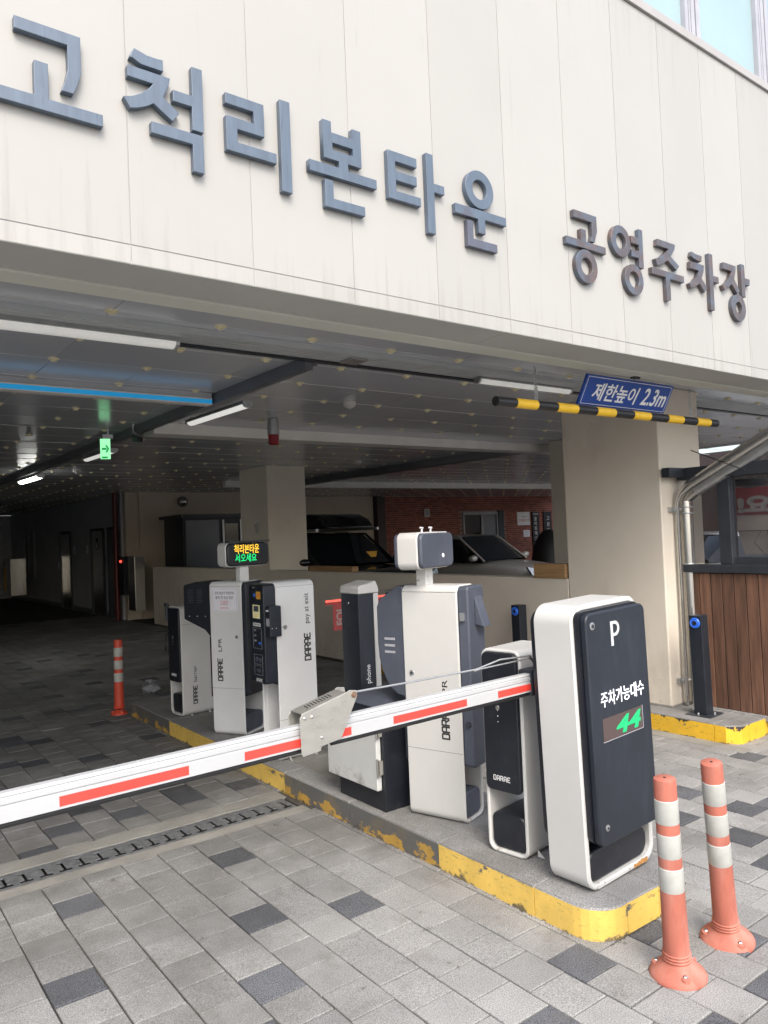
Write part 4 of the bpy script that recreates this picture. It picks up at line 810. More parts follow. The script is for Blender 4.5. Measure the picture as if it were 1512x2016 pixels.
for x0, x1, pr in ((-1.45, -1.05, boom2), (-.65, -.25, boom2), (.538, .916, boom2), (1.105, 1.40, boom2), (1.416, 1.523, boom), (1.713, 2.085, boom), (2.262, 2.61, boom)):
    wchild(bm(x0, x1, 2.2612, 2.2619, -.0265, .0015), 'red_stripe', M_red, pr, I2)
for x0, x1, pr in ((BX0, 1.40, boom2), (1.447, BX1, boom)):
    g = MB().tube([(x0, 2.28, bz(x0) - .0425), (x1, 2.28, bz(x1) - .0425)], .0105, 10); wchild(g, 'rubber_edge', M_rubber, pr, I2, smooth=50)
plp = [(1.31, 1.004), (1.49, 1.048), (1.504, 1.055), (1.534, 1.050), (1.537, 1.031), (1.467, .901), (1.451, .892), (1.381, .882), (1.379, .868), (1.308, .862), (1.302, .870), (1.299, .99)]
for y in (2.236, 2.312): wchild(MB().prism(plp, y, y + .003, 'Y'), 'hinge_plate', M_plate, b2, I2, bevel=.001)
wchild(MB().add([(1.308, 2.2395, 1.005), (1.492, 2.2395, 1.0495), (1.492, 2.3115, 1.0495), (1.308, 2.3115, 1.005), (1.308, 2.2395, 1.002), (1.492, 2.2395, 1.0465), (1.492, 2.3115, 1.0465), (1.308, 2.3115, 1.002)], [(0, 1, 2, 3), (7, 6, 5, 4), (0, 4, 5, 1), (3, 2, 6, 7), (0, 3, 7, 4), (1, 5, 6, 2)]), 'hinge_cover', M_plate, b2, I2)
for k in range(9):
    x = 1.345 + k * .012; z = 1.005 + (x - 1.308) * .2418
    wchild(MB().add([(x, 2.262, z + .0004), (x + .005, 2.262, z + .0016), (x + .010, 2.296, z + .0028), (x + .005, 2.296, z + .0016)], [(0, 1, 2, 3)]).add([(x, 2.262, z + .0002), (x + .005, 2.262, z + .0014), (x + .010, 2.296, z + .0026), (x + .005, 2.296, z + .0014)], [(3, 2, 1, 0)]), 'vent_slot', M_hole, b2, I2)
for x, z in ((1.318, .988), (1.347, .988), (1.383, .912)): wchild(screw(MB(), (x, 2.2358, z), .0055, h=.004), 'bolt', M_steel, b2, I2, smooth=40)
g = MB().lathe([(.011, 0), (.011, .003)], (1.522, 2.2358, 1.036), 16, axis='Y').lathe([(.0075, 0), (.0075, .006)], (1.522, 2.232, 1.036), 6, axis='Y'); wchild(g, 'pivot_bolt', mat('brownish_bolt', (.30, .2, .14), .4, .6), b2, I2)
g = MB().tube([(1.53, 2.274, 1.036), (1.85, 2.274, 1.032), (2.15, 2.27, 1.033), (2.20, 2.266, 1.042), (2.28, 2.26, 1.057), (2.45, 2.25, 1.052), (2.52, 2.28, 1.0)], .0038, 8); wchild(g, 'stay_cable', M_galv, b2, I2, smooth=60)
g = MB().tube([(2.15, 2.27, 1.031), (2.22, 2.264, 1.034), (2.45, 2.25, 1.042), (2.52, 2.28, 1.0)], .0033, 8); wchild(g, 'stay_cable', M_galv, b2, I2, smooth=60)
wchild(MB().tube([(2.135, 2.27, 1.0305), (2.165, 2.27, 1.0335)], .0075, 8), 'cable_clamp', M_steel, b2, I2)
wchild(MB().box((2.46, 2.255, .875), (2.66, 2.335, .985)), 'boom_socket', M_dsteel, b2, I2, bevel=.01)

# --- 3 number plate camera towers
def tower(lb, loc, rz, w, d, h, kind):
    t = thing('camera_tower', lb, 'kiosk', loc, (0, 0, rz), 'number plate camera towers')
    m = M_white if kind == 2 else M_silver
    ringframe(w, d, h, .016, .045).build('frame', m, t, smooth=32)
    MB().box((.018, .008, .29), (w - .018, d - .008, h - .018)).build('inner_case', M_black, t)
    cushion(t, w - .034, d - .03, .13, .017, .012, .017, .03, m=M_hood)
    for z in (.352, h - .034): MB().box((-.0004, .001, z), (.0002, d - .001, z + .0016)).box((w - .0002, .001, z), (w + .0004, d - .001, z + .0016)).build('seam', M_seam, t)
    LD = ((0, 0, 1), (0, 1, 0))     # reads upwards on the left face
    if kind == 2:
        fp = MB().prism(rrect(.018, .285, w - .012, h - .006, .02), -.055, .008, 'Y').build('front_hood', M_hood, t, smooth=35, bevel=.008)
        MB().prism([(-.056, 1.14), (-.105, .985), (-.056, .995)], w * .42, w * .80, 'X').build('visor', M_hood, fp, bevel=.003)
        MB().box((.003, -.035, 1.02), (.0175, -.012, 1.06)).build('latch', M_galv, fp); MB().lathe([(.016, 0), (.014, .012)], (.017, -.03, .5), 12, axis='X').build('lock', M_dsteel, fp, smooth=40)
        prof_ = [(d + .002, h - .005), (d + .035, h - .004), (d + .150, h - .075), (d + .172, h - .12), (d + .172, .88)] + [(d + .172 - .16 * (1 - math.cos(R(a))) , .88 - .27 * math.sin(R(a))) for a in range(15, 91, 15)] + [(d + .002, .58)]
        MB().prism(prof_, .012, w - .012, 'X').build('camera_shroud', M_hood, t, smooth=30, bevel=.008)
        MB().box((.02, d + .001, .28), (w - .02, d + .022, .60)).build('rear_panel', M_navy, t)
        for k in range(3): MB().box((.0095, d + .06, .905 - k * .035), (.0125, d + .125, .917 - k * .035)).build('vent_slot', M_gprint, t)
        lx, ls_, z0, z1, wd = .092, .040, .42, .605, .115
        lock = .286
        MB().box((-.0003, .09, .9), (-.0001, .091, .9)).build('scratch', M_gprint, t) if False else None
    else:
        fp = MB().prism(rrect(.018, .30, w - .012, h - .006, .02), -.035, .008, 'Y').build('front_hood', M_navy, t, smooth=35, bevel=.008)
        logo(.020, M_wprint, fp, (.10, -.0358, .40), FRONT, .16, adv=.95)
        prof_ = [(d + .002, h - .004), (d + .13, h + .002), (d + .245, h - .02), (d + .252, h - .04), (d + .252, .872), (d + .06, .79), (d + .012, .74), (d + .002, .74)]
        MB().prism(prof_, .012, w - .012, 'X').build('camera_shroud', M_black, t, smooth=30, bevel=.006)
        MB().box((.012, d + .001, .28), (w - .02, d + .02, .742)).build('rear_panel', M_black, t, bevel=.006)
        for c_ in range(2):
            for k in range(7): MB().box((.0085, d + .075 + c_ * .085, 1.0 + k * .016), (.0125, d + .125 + c_ * .085, 1.004 + k * .016)).build('louvre', M_hood, t)
        for c_ in range(3): MB().lathe([(.004, 0), (.003, .002)], (.011, d + .05 + c_ * .075, .895), 8, axis='X').build('screw', M_wprint, t)
        pp = MB().box((-.0016, .030, .935), (-.0006, .266, 1.112)).build('notice_paper', M_paper, t)
        DD = ((0, -1, 0), (0, 0, 1))
        for body, z, sz, ft, mm in (('무인 정산기 이용안내', 1.064, .026, .17, M_print), ('출차 전 요금 정산', 1.030, .026, .16, M_print), ('카드결제 전용', 1.003, .014, .075, M_rprint), ('현금결제 불가', .986, .014, .07, M_rprint), ('주차관리사무소', .955, .014, .09, M_rprint)):
            text(body, sz, mm, pp, (-.0020, .15 + ft / 2, z), DD, fit=ft)
        g = MB()
        for (a, b, c1, d1) in ((.04, .256, .942, .9435), (.04, .256, 1.104, 1.1055), (.04, .0415, .942, 1.1055), (.2545, .256, .942, 1.1055), (.09, .21, .978, .979), (.09, .21, 1.02, 1.021), (.09, .091, .978, 1.02), (.209, .21, .978, 1.02)): g.box((-.0019, a, c1), (-.0014, b, d1))
        g.build('print_lines', M_gprint, pp)
        lx, ls_, z0, z1, wd = .205, .040, .41, .625, .105
        lock = .05
    logo(ls_, M_print, t, (-.0008, lx - ls_ * .45, z0), ((0, 0, 1), (0, 1, 0)), .21)
    text('LPR', ls_ * 1.12, M_print, t, (-.0008, lx - ls_ * .42, z1), LD, fit=wd * .95)
    MB().lathe([(.015, 0), (.013, .004)], (-.001, lock, .742), 16, axis='X').build('lock', M_galv, t, smooth=40)
    MB().lathe([(.007, 0), (.006, .002)], (-.0052, lock, .742), 10, axis='X').build('key_slot', M_dsteel, t)
    return t
t2 = tower('white camera tower with grey hood and visor, behind the lowered boom', (2.589, 2.853, K), R(18), .20, .335, 1.198, 2)
t1 = tower('silver camera tower with a paper notice, left of the payment machine', (2.574, 5.239, K), R(30), .285, .287, 1.158, 1)
def head(t, c, rz, w, d, h, on):
    hd = ringframe(w, d, h, .012, .04, x0=-w / 2, y0=-d / 2, z0=0).build('display_head', M_white if on == 2 else M_silver, t, smooth=32); hd.location = c; hd.rotation_euler = (0, 0, rz)
    for s in (-1, 1):
        y = -d / 2 - .022 if s < 0 else d / 2 - .004
        MB().prism(rrect(-w / 2 + .006, .006, w / 2 - .006, h - .006, .036), y, y + .026, 'Y').build('dark_face', M_hood if on == 2 else M_black, hd, smooth=35, bevel=.008)
    MB().box((-.05, -.03, -.115), (.03, .03, 0)).build('neck', M_white if on == 2 else M_silver, hd, bevel=.004)
    if on == 1:
        MB().box((-w / 2 + .06, -d / 2 - .0235, .035), (w / 2 - .09, -d / 2 - .0225, h - .03)).build('led_screen', M_ledoff, hd)
        text('척리본타운', .075, M_ledy, hd, (-w / 2 + .062, -d / 2 - .0242, .105), bold=.001, fit=.222, name='yellow_characters')
        text('서오세요', .068, M_ledg, hd, (-w / 2 + .068, -d / 2 - .0242, .040), bold=.001, fit=.19, name='green_characters')
        MB().prism([(-w / 2 + .01, h + .001), (w / 2 - .01, h + .001), (w / 2 - .01, h + .010), (-w / 2 + .01, h + .010)], -d / 2 - .05, -d / 2 + .01, 'Y').build('visor', M_dsteel, hd)
    else:
        MB().lathe([(.012, 0), (.009, .004)], (.055, -d / 2 - .0222, .065), 12, axis='Y').build('button', M_wprint, hd, smooth=40)
        for k in (0, 1): MB().tube([(-.02 + k * .10, 0, h), (-.02 + k * .10, 0, h + .012), (-.005 + k * .10, 0, h + .022), (-.035 + k * .10, 0, h + .024)], .005, 6).build('wing_screw', M_wprint, hd)
    return hd
head(t2, (.075, .225, 1.283), R(4), .38, .12, .192, 2)
head(t1, (.135, .060, 1.270), R(-24), .38, .12, .185, 1)

# --- 4 payment machine
pm = thing('payment_machine', 'payment machine with dark control panel and a white printed side', 'kiosk', (2.452, 4.715, K), (0, 0, R(-90)))
w, d, h = .240, .297, 1.182
ringframe(w, d, h, .014, .045).build('frame', M_silver, pm, smooth=32)
MB().box((.016, .01, .50), (w - .016, d - .01, h - .016)).build('inner_case', M_black, pm)
MB().box((.014, .03, .0145), (.018, d - .03, .5)).build('inner_lining', M_silver, pm)
cushion(pm, w - .03, d - .05, .10, .015, .012, .015, .03)
fp = MB().prism(rrect(.020, .515, w - .012, 1.170, .018), -.088, .01, 'Y').build('control_panel', M_navy, pm, smooth=35, bevel=.006)
yy = -.0886
MB().box((.075, yy - .0008, .945), (.175, yy, 1.035)).build('screen', M_screen, fp); MB().box((.090, yy - .0016, .990), (.160, yy - .0009, 1.028)).build('screen_image', M_hood, fp); MB().box((.118, yy - .0016, .950), (.128, yy - .0009, .975)).build('screen_arrow', M_sticker, fp)
MB().prism([(.135, 1.075), (.125, 1.10), (.135, 1.125), (.190, 1.125), (.190, 1.075)], yy - .0012, yy, 'Y').build('orange_sticker', M_sticker, fp); text('←호출', .03, M_rprint, fp, (.138, yy - .0018, 1.09), fit=.045)
MB().lathe([(.012, 0), (.012, .004)], (.105, yy, 1.10), 14, axis='Y').build('call_button', M_blue, fp, smooth=40)
MB().lathe([(.016, 0), (.013, .02)], (.100, yy, 1.148), 14, axis='Y').build('lens', M_glassd, fp, smooth=40)
MB().box((.075, yy - .001, .893), (.178, yy, .915)).build('white_label', M_wprint, fp); text('할인권 투입구', .014, M_print, fp, (.082, yy - .0016, .899), fit=.088)
def frame_(a, b, c_, e, s=.0015):
    return MB().box((a, yy - .0008, c_), (b, yy, c_ + s)).box((a, yy - .0008, e - s), (b, yy, e)).box((a, yy - .0008, c_ + s), (a + s, yy, e - s)).box((b - s, yy - .0008, c_ + s), (b, yy, e - s))
frame_(.070, .190, .745, .882).build('outline', M_gprint, fp); frame_(.075, .190, .640, .705).build('outline', M_gprint, fp); frame_(.075, .190, .570, .632).build('outline', M_gprint, fp)
for k in range(3): text(('영수증', '카드투입', '요금안내')[k], .015, M_gprint, fp, (.082, yy - .0008, .86 - k * .035), fit=.03)
for x in (.112, .155): MB().lathe([(.018, 0), (.018, .003), (.012, .004)], (x, yy, .672), 16, axis='Y').build('coin_knob', M_hood, fp, smooth=40)
MB().box((.115, yy - .006, .588), (.160, yy, .612)).build('cup_slot', M_hood, fp, bevel=.002)
MB().box((.145, yy - .0012, .775), (.175, yy, .79)).build('blue_label', M_blue, fp)
logo(.018, M_wprint, fp, (.10, yy - .0006, .528), FRONT, .16, adv=.95)
rd = MB().box((w - .010, -.075, .828), (w + .045, .012, 1.03)).build('card_reader', M_navy, pm, bevel=.006); MB().box((w - .004, -.0762, .90), (w + .038, -.0752, .95)).build('reader_symbol', M_gprint, rd); text('삼성페이', .014, M_wprint, rd, (w - .004, -.0765, .995), fit=.034); MB().lathe([(.003, 0), (.002, .001)], (w + .0455, -.03, .885), 8, axis='X').lathe([(.003, 0), (.002, .001)], (w + .0455, -.06, .885), 8, axis='X').build('screw', M_wprint, rd)
for z in (.268, h - .034): MB().box((w - .0002, .001, z), (w + .0004, d - .001, z + .0016)).build('seam', M_seam, pm)
UP = ((0, 0, 1), (0, -1, 0))
logo(.044, M_print, pm, (w + .0008, .252, .640), UP, .21); text('pay at exit', .052, M_print, pm, (w + .0008, .247, .885), UP, fit=.205)
MB().lathe([(.016, 0), (.014, -.004)][::-1], (w + .001, .062, .878), 16, axis='X').build('lock', M_galv, pm, smooth=40)
for y in (.06, d - .04): MB().prism([(w, 0), (w + .035, 0), (w, .03)], y, y + .003, 'Y').build('fixing_bracket', M_white, pm)

# --- 5 intercom tower and the low cabinet
ph = thing('intercom_tower', 'slim navy intercom post with an ivory cap behind the low cabinet', 'kiosk', (2.682, 3.85, K), (0, 0, 0))
MB().prism(rrect(0, 0, .118, .20, .012), 0, 1.105, 'Z').build('post_body', M_navy, ph, smooth=35)
MB().box((.1185, .006, 0), (.158, .195, 1.105)).build('pale_edge', M_white, ph, bevel=.004)
g = MB().prism([(.0, 1.106), (.158, 1.106), (.158, 1.135), (.138, 1.185), (.05, 1.165), (.012, 1.158), (0, 1.148)], -.002, .204, 'Y'); g.build('cap', M_white, ph, smooth=30, bevel=.010, seg=3)
MB().lathe([(.010, 0), (.008, .006)], (-.001, .11, 1.048), 14, axis='X').build('button', M_steel, ph, smooth=40)
logo(.036, M_wprint, ph, (.073, -.0008, .345), ((0, 0, 1), (-1, 0, 0)), .21); text('phone', .046, M_wprint, ph, (.070, -.0008, .552), ((0, 0, 1), (-1, 0, 0)), fit=.115)
cb = thing('control_cabinet', 'low black cabinet with a scuffed grey door under the boom', 'cabinet', (2.404, 3.272, K))
MB().box((0, 0, 0), (.40, .435, .50)).build('cabinet_body', M_black, cb, bevel=.004)
MB().box((-.012, -.02, .502), (.42, .455, .548)).build('lid_fascia', M_navy, cb, bevel=.004)
MB().add([(-.015, -.023, .5485), (.423, -.023, .5485), (.423, .458, .5485), (-.015, .458, .5485), (.12, .10, .588), (.30, .10, .588), (.30, .33, .588), (.12, .33, .588)], [(0, 1, 5, 4), (1, 2, 6, 5), (2, 3, 7, 6), (3, 0, 4, 7), (4, 5, 6, 7), (3, 2, 1, 0)]).build('sloped_lid', M_hood, cb)
dm = mat('scuffed_grey_door', (.52, .53, .51), .45, var=.06, scale=5, extra=chain(blotch(9, .64, .80, (.16, .15, .14), fac=.65, zr=(.10, .26, .17)), blotch(14, .70, .82, (.3, .29, .28), fac=.5)))
MB().box((-.034, .022, .112), (-.003, .500, .482)).build('door', dm, cb, bevel=.004)
hn = MB().box((-.030, .002, .20), (-.006, .021, .275)).tube([(-.036, .012, .19), (-.036, .012, .285)], .006, 8).build('hinge', M_steel, cb); MB().box((-.030, .002, .40), (-.006, .021, .455)).tube([(-.036, .012, .39), (-.036, .012, .465)], .006, 8).build('hinge', M_steel, cb)
MB().box((-.040, .465, .34), (-.0345, .485, .41)).build('handle', M_galv, cb, bevel=.002)

# ================================================================== POSTS
def delineator(lb, loc, lean, h, m, group, twist=0, bs_=1.0):
    t = thing('flexible_post', lb, 'bollard', loc, lean, group)
    g = MB(); g.lathe([(.098, 0), (.098, .006), (.090, .018), (.068, .036), (.052, .050), (.048, .056)], (0, 0, 0), 40)
    bs = g.build('base', m, t, smooth=35)
    bs.scale = (bs_, bs_, bs_)
    for k in range(3): MB().lathe([(.049 - k * .0012, .056 + k * .010), (.0515 - k * .0012, .060 + k * .010), (.0515 - k * .0012, .063 + k * .010), (.048 - k * .0012, .066 + k * .010)], (0, 0, 0), 32).build('collar_ring', m, t, smooth=35)
    tb = MB().lathe([(.0455, .084), (.0445, .12), (.0405, h * .55), (.039, h - .012), (.0375, h - .003), (.033, h)], (0, 0, 0), 40).build('tube', m, t, smooth=35)
    MB().lathe([(.006, h - .004), (.0055, h + .0008)], (0, 0, 0), 14).build('top_hole', M_hole, tb)
    for z0, z1 in ((h - .155, h - .075), (h - .275, h - .195), (h - .395, h - .315)):
        rr = .0405 if z1 > h - .2 else (.0412 if z1 > h - .3 else .0418)
        MB().lathe([(rr - .001, z0 - .003), (rr + .0006, z0), (rr + .0004, z1), (rr - .002, z1 + .003)], (0, 0, 0), 40).build('reflective_band', M_band, t, smooth=35)
    for a in (twist, twist + 120, twist + 240):
        x, y = .073 * bs_ * math.cos(R(a)), .073 * bs_ * math.sin(R(a)); MB().lathe([(.017, .018), (.016, .0315), (.013, .0325)], (x, y, 0), 14).build('bolt_recess', m, t, smooth=40); MB().lathe([(.009, .030), (.009, .036), (.006, .039)], (x, y, 0), 6).build('bolt', M_steel, t)
    return t
delineator('faded orange flexible post nearest the camera, by the island corner', (2.425, 1.595, 0), (R(.5), R(-2.6), 0), .70, M_orange, 'orange flexible posts', 232)
delineator('faded orange flexible post leaning left, rightmost on the pavers', (2.765, 1.60, 0), (R(1.5), R(-8.6), R(8)), .71, M_orange, 'orange flexible posts', 240)
delineator('dark red-orange flexible post standing alone at the far end of the island', (2.30, 7.33, 0), (0, R(.6), 0), .70, M_orange2, 'orange flexible posts', -80, .78)
def ringpost(lb, loc, lean):
    t = thing('steel_post', lb, 'bollard', loc, lean, 'square dark posts with blue rings')
    MB().box((-.10, -.10, 0), (.10, .10, .008)).build('base_plate', M_dsteel, t)
    MB().box((-.05, -.05, .008), (.05, .05, .755)).build('post', M_navy, t, bevel=.004)
    for x, y in ((-.085, -.0), (.085, .0), (0, .085), (0, -.085)): MB().lathe([(.008, .008), (.008, .018), (.004, .03)], (x, y, 0), 8).build('bolt', M_galv, t)
    g = MB().lathe([(.040, 0), (.040, .006), (.034, .012), (.026, .009), (.022, .012), (.014, .012)], (-.0502, 0, .700), 28, axis='X'); g.build('blue_ring', M_blue, t, smooth=35)
    MB().lathe([(.0165, 0), (.0165, .0135)], (-.0502, 0, .700), 20, axis='X').build('ring_hole', M_hole, t)
    return t
ringpost('square black post with a blue ring beside the plank fence', (5.40, 3.215, .13), (0, R(-1.3), R(3)))
ringpost('square black post with a blue ring seen between the white kiosks', (5.27, 4.95, .13), (0, 0, 0))

# ================================================================== FENCE, PIPE, BANNER AT THE RIGHT
fn = thing('plank_fence', 'reddish brown vertical plank fence with a dark steel top rail', 'fence', (5.66, 2.2, 0))
pk = MB().box((5.640, 0, .135), (5.662, .0885, 1.185)); pk = wpart(fn, pk, 'plank', M_wood, bevel=.003); pk.location = (0, 3.345, 0)
for k in range(1, 26):
    o = pk.copy(); COL.objects.link(o); o.location = (0, 3.345 - k * .0945, 0)
wpart(fn, MB().box((5.663, 1.0, .12), (5.70, 3.44, 1.19)), 'backing_board', M_dsteel)
wpart(fn, MB().box((5.615, .9, 1.19), (5.715, 3.46, 1.255)), 'top_rail', M_dsteel, bevel=.004)
wpart(fn, MB().box((5.60, .9, .1), (5.70, 3.44, .134)), 'bottom_rail', M_gran)
sc = thing('mesh_screen', 'fine black mesh screen in a dark steel frame above the plank fence', 'screen', (5.68, 2.2, 1.26))
wpart(sc, MB().box((5.69, .9, 1.26), (5.691, 3.46, 1.93)), 'mesh_cloth', M_mesh)
wpart(sc, MB().box((5.63, 3.05, 1.257), (5.73, 3.15, 1.93)), 'upright', M_dsteel, bevel=.004); wpart(sc, MB().box((5.63, 1.6, 1.257), (5.73, 1.7, 1.93)), 'upright', M_dsteel, bevel=.004)
wpart(sc, MB().box((5.60, .9, 1.932), (5.74, 3.47, 2.03)), 'top_beam', M_dsteel, bevel=.004)
wpart(sc, MB().box((5.66, 1.7, 1.257), (5.69, 3.05, 1.31)), 'low_bar', M_dsteel)
tag(MB().lathe([(.02, 0), (.11, .02), (.13, .05), (.13, .07)], (5.95, 3.05, 1.845), 24).build('dome_lamp', M_dsteel, smooth=40), 'shallow grey dome lamp under the beam behind the mesh', 'lamp')
bn = thing('hanging_banner', 'faded red and pale banner seen from behind through the mesh', 'banner', (6.3, 2.6, 1.3))
def bpoly(pts, x, name, m): return MB().prism([(p[0] - 2.6, p[1] - 1.3) for p in pts], x - 6.3, x - 6.3 + .003, 'X').build(name, m, bn)
bpoly([(3.46, 1.875), (1.6, 1.84), (1.6, 1.30), (3.30, 1.30)], 6.305, 'banner_cloth', M_banwht)
bpoly([(3.455, 1.872), (1.6, 1.84), (1.6, 1.62), (3.36, 1.635)], 6.300, 'red_field', M_banred)
text('요!', .16, M_gprint, bn, (-.004, .45, .36), ((0, 1, 0), (0, 0, 1)), bold=.010, fit=.30)
text('요!', .16, M_banwht, bn, (-.0055, .455, .362), ((0, 1, 0), (0, 0, 1)), bold=.002, fit=.28)
MB().tube([(-.01, .85, .20), (-.01, -.9, .20)], .004, 6).tube([(-.01, .55, .20), (-.03, .60, .10), (-.02, .5, -.02)], .003, 6).tube([(-.012, .5, .2), (-.02, .45, -.03)], .003, 6).build('cord', M_dsteel, bn)
dp = thing('drain_pipe', 'shiny steel downpipe with a slanting upper run at the right pillar', 'pipe', (5.64, 3.43, .13))
def dpp(g, name, m, **k): return wpart(dp, g, name, m, **k)
dpp(MB().tube([(5.665, 3.435, .135), (5.665, 3.435, 1.765)], .050, 24), 'vertical_pipe', M_steel, smooth=40)
dpp(MB().tube([(5.665, 3.435, 1.765), (5.663, 3.43, 1.79), (5.655, 3.37, 1.83), (5.65, 3.33, 1.85)], .051, 24), 'elbow', M_steel, smooth=50)
dpp(MB().tube([(5.65, 3.33, 1.85), (5.60, 2.45, 2.26), (5.58, 2.1, 2.42)], .050, 24), 'sloping_pipe', M_galv, smooth=40)
dpp(MB().tube([(5.575, 3.46, .135), (5.575, 3.46, 1.76), (5.575, 3.42, 1.83), (5.585, 3.33, 1.90), (5.55, 2.48, 2.315), (5.53, 2.1, 2.49)], [.017, .017, .024, .042, .046, .046], 14), 'side_pipe', M_steel, smooth=40)
for z in (1.66, 1.71, 1.25): dpp(MB().lathe([(.0505, z), (.0530, z + .004), (.0530, z + .010), (.0505, z + .014)], (5.665, 3.435, 0), 24), 'pipe_band', M_galv, smooth=40)
for z in (1.70, .33): dpp(MB().box((5.50, 3.47, z - .02), (5.56, 3.499, z + .02)).tube([(5.54, 3.48, z), (5.62, 3.45, z)], .008, 8), 'wall_clamp', M_galv)
dpp(MB().tube([(5.55, 3.3, 2.16), (5.50, 2.85, 1.96)], .004, 6), 'loose_wire', M_rubber)
tag(MB().box((5.40, 3.40, 1.955), (5.6, 3.47, 2.03)).build('cross_arm', M_dsteel, bevel=.003), 'short dark steel arm crossing the front of the thick pillar', 'bracket')

# ================================================================== FAR RED BOOM
fb = thing('far_barrier', 'far white barrier with a short red lit boom and hanging placard', 'barrier', (5.16, 6.6, 0))
MB().prism(rrect(-.12, -.12, .12, .12, .02), 0, .955, 'Z').build('cabinet_body', M_navy, fb, smooth=35)
MB().prism(rrect(-.13, -.13, .13, .13, .02), 0.956, 0.98, 'Z').build('cap', M_white, fb, smooth=35)
bo = MB().box((-1.06, -.135, .905), (-.0, -.122, .955)).build('boom', M_alu, fb)
MB().box((-1.06, -.139, .938), (-.0, -.1355, .953)).build('led_strip', M_ledred, bo); MB().box((-1.06, -.138, .908), (-.81, -.1355, .930)).box((-.45, -.138, .908), (-.2, -.1355, .930)).build('red_stripe', M_red, bo)
pc = MB().box((-.98, -.143, .645), (-.33, -.1395, .915)).build('placard', M_placard, fb); text('FOLIAE', .11, M_banwht, pc, (-.79, -.1436, .665), ((0, 0, 1), (-1, 0, 0)), fit=.24) if False else text('FOL', .12, M_banwht, pc, (-.855, -.1436, .69), ((0, 0, 1), (-1, 0, 0)), bold=.003, fit=.19)
text('정지', .09, M_banwht, pc, (-.39, -.1436, .70), ((0, 0, 1), (-1, 0, 0)), bold=.002, fit=.17)

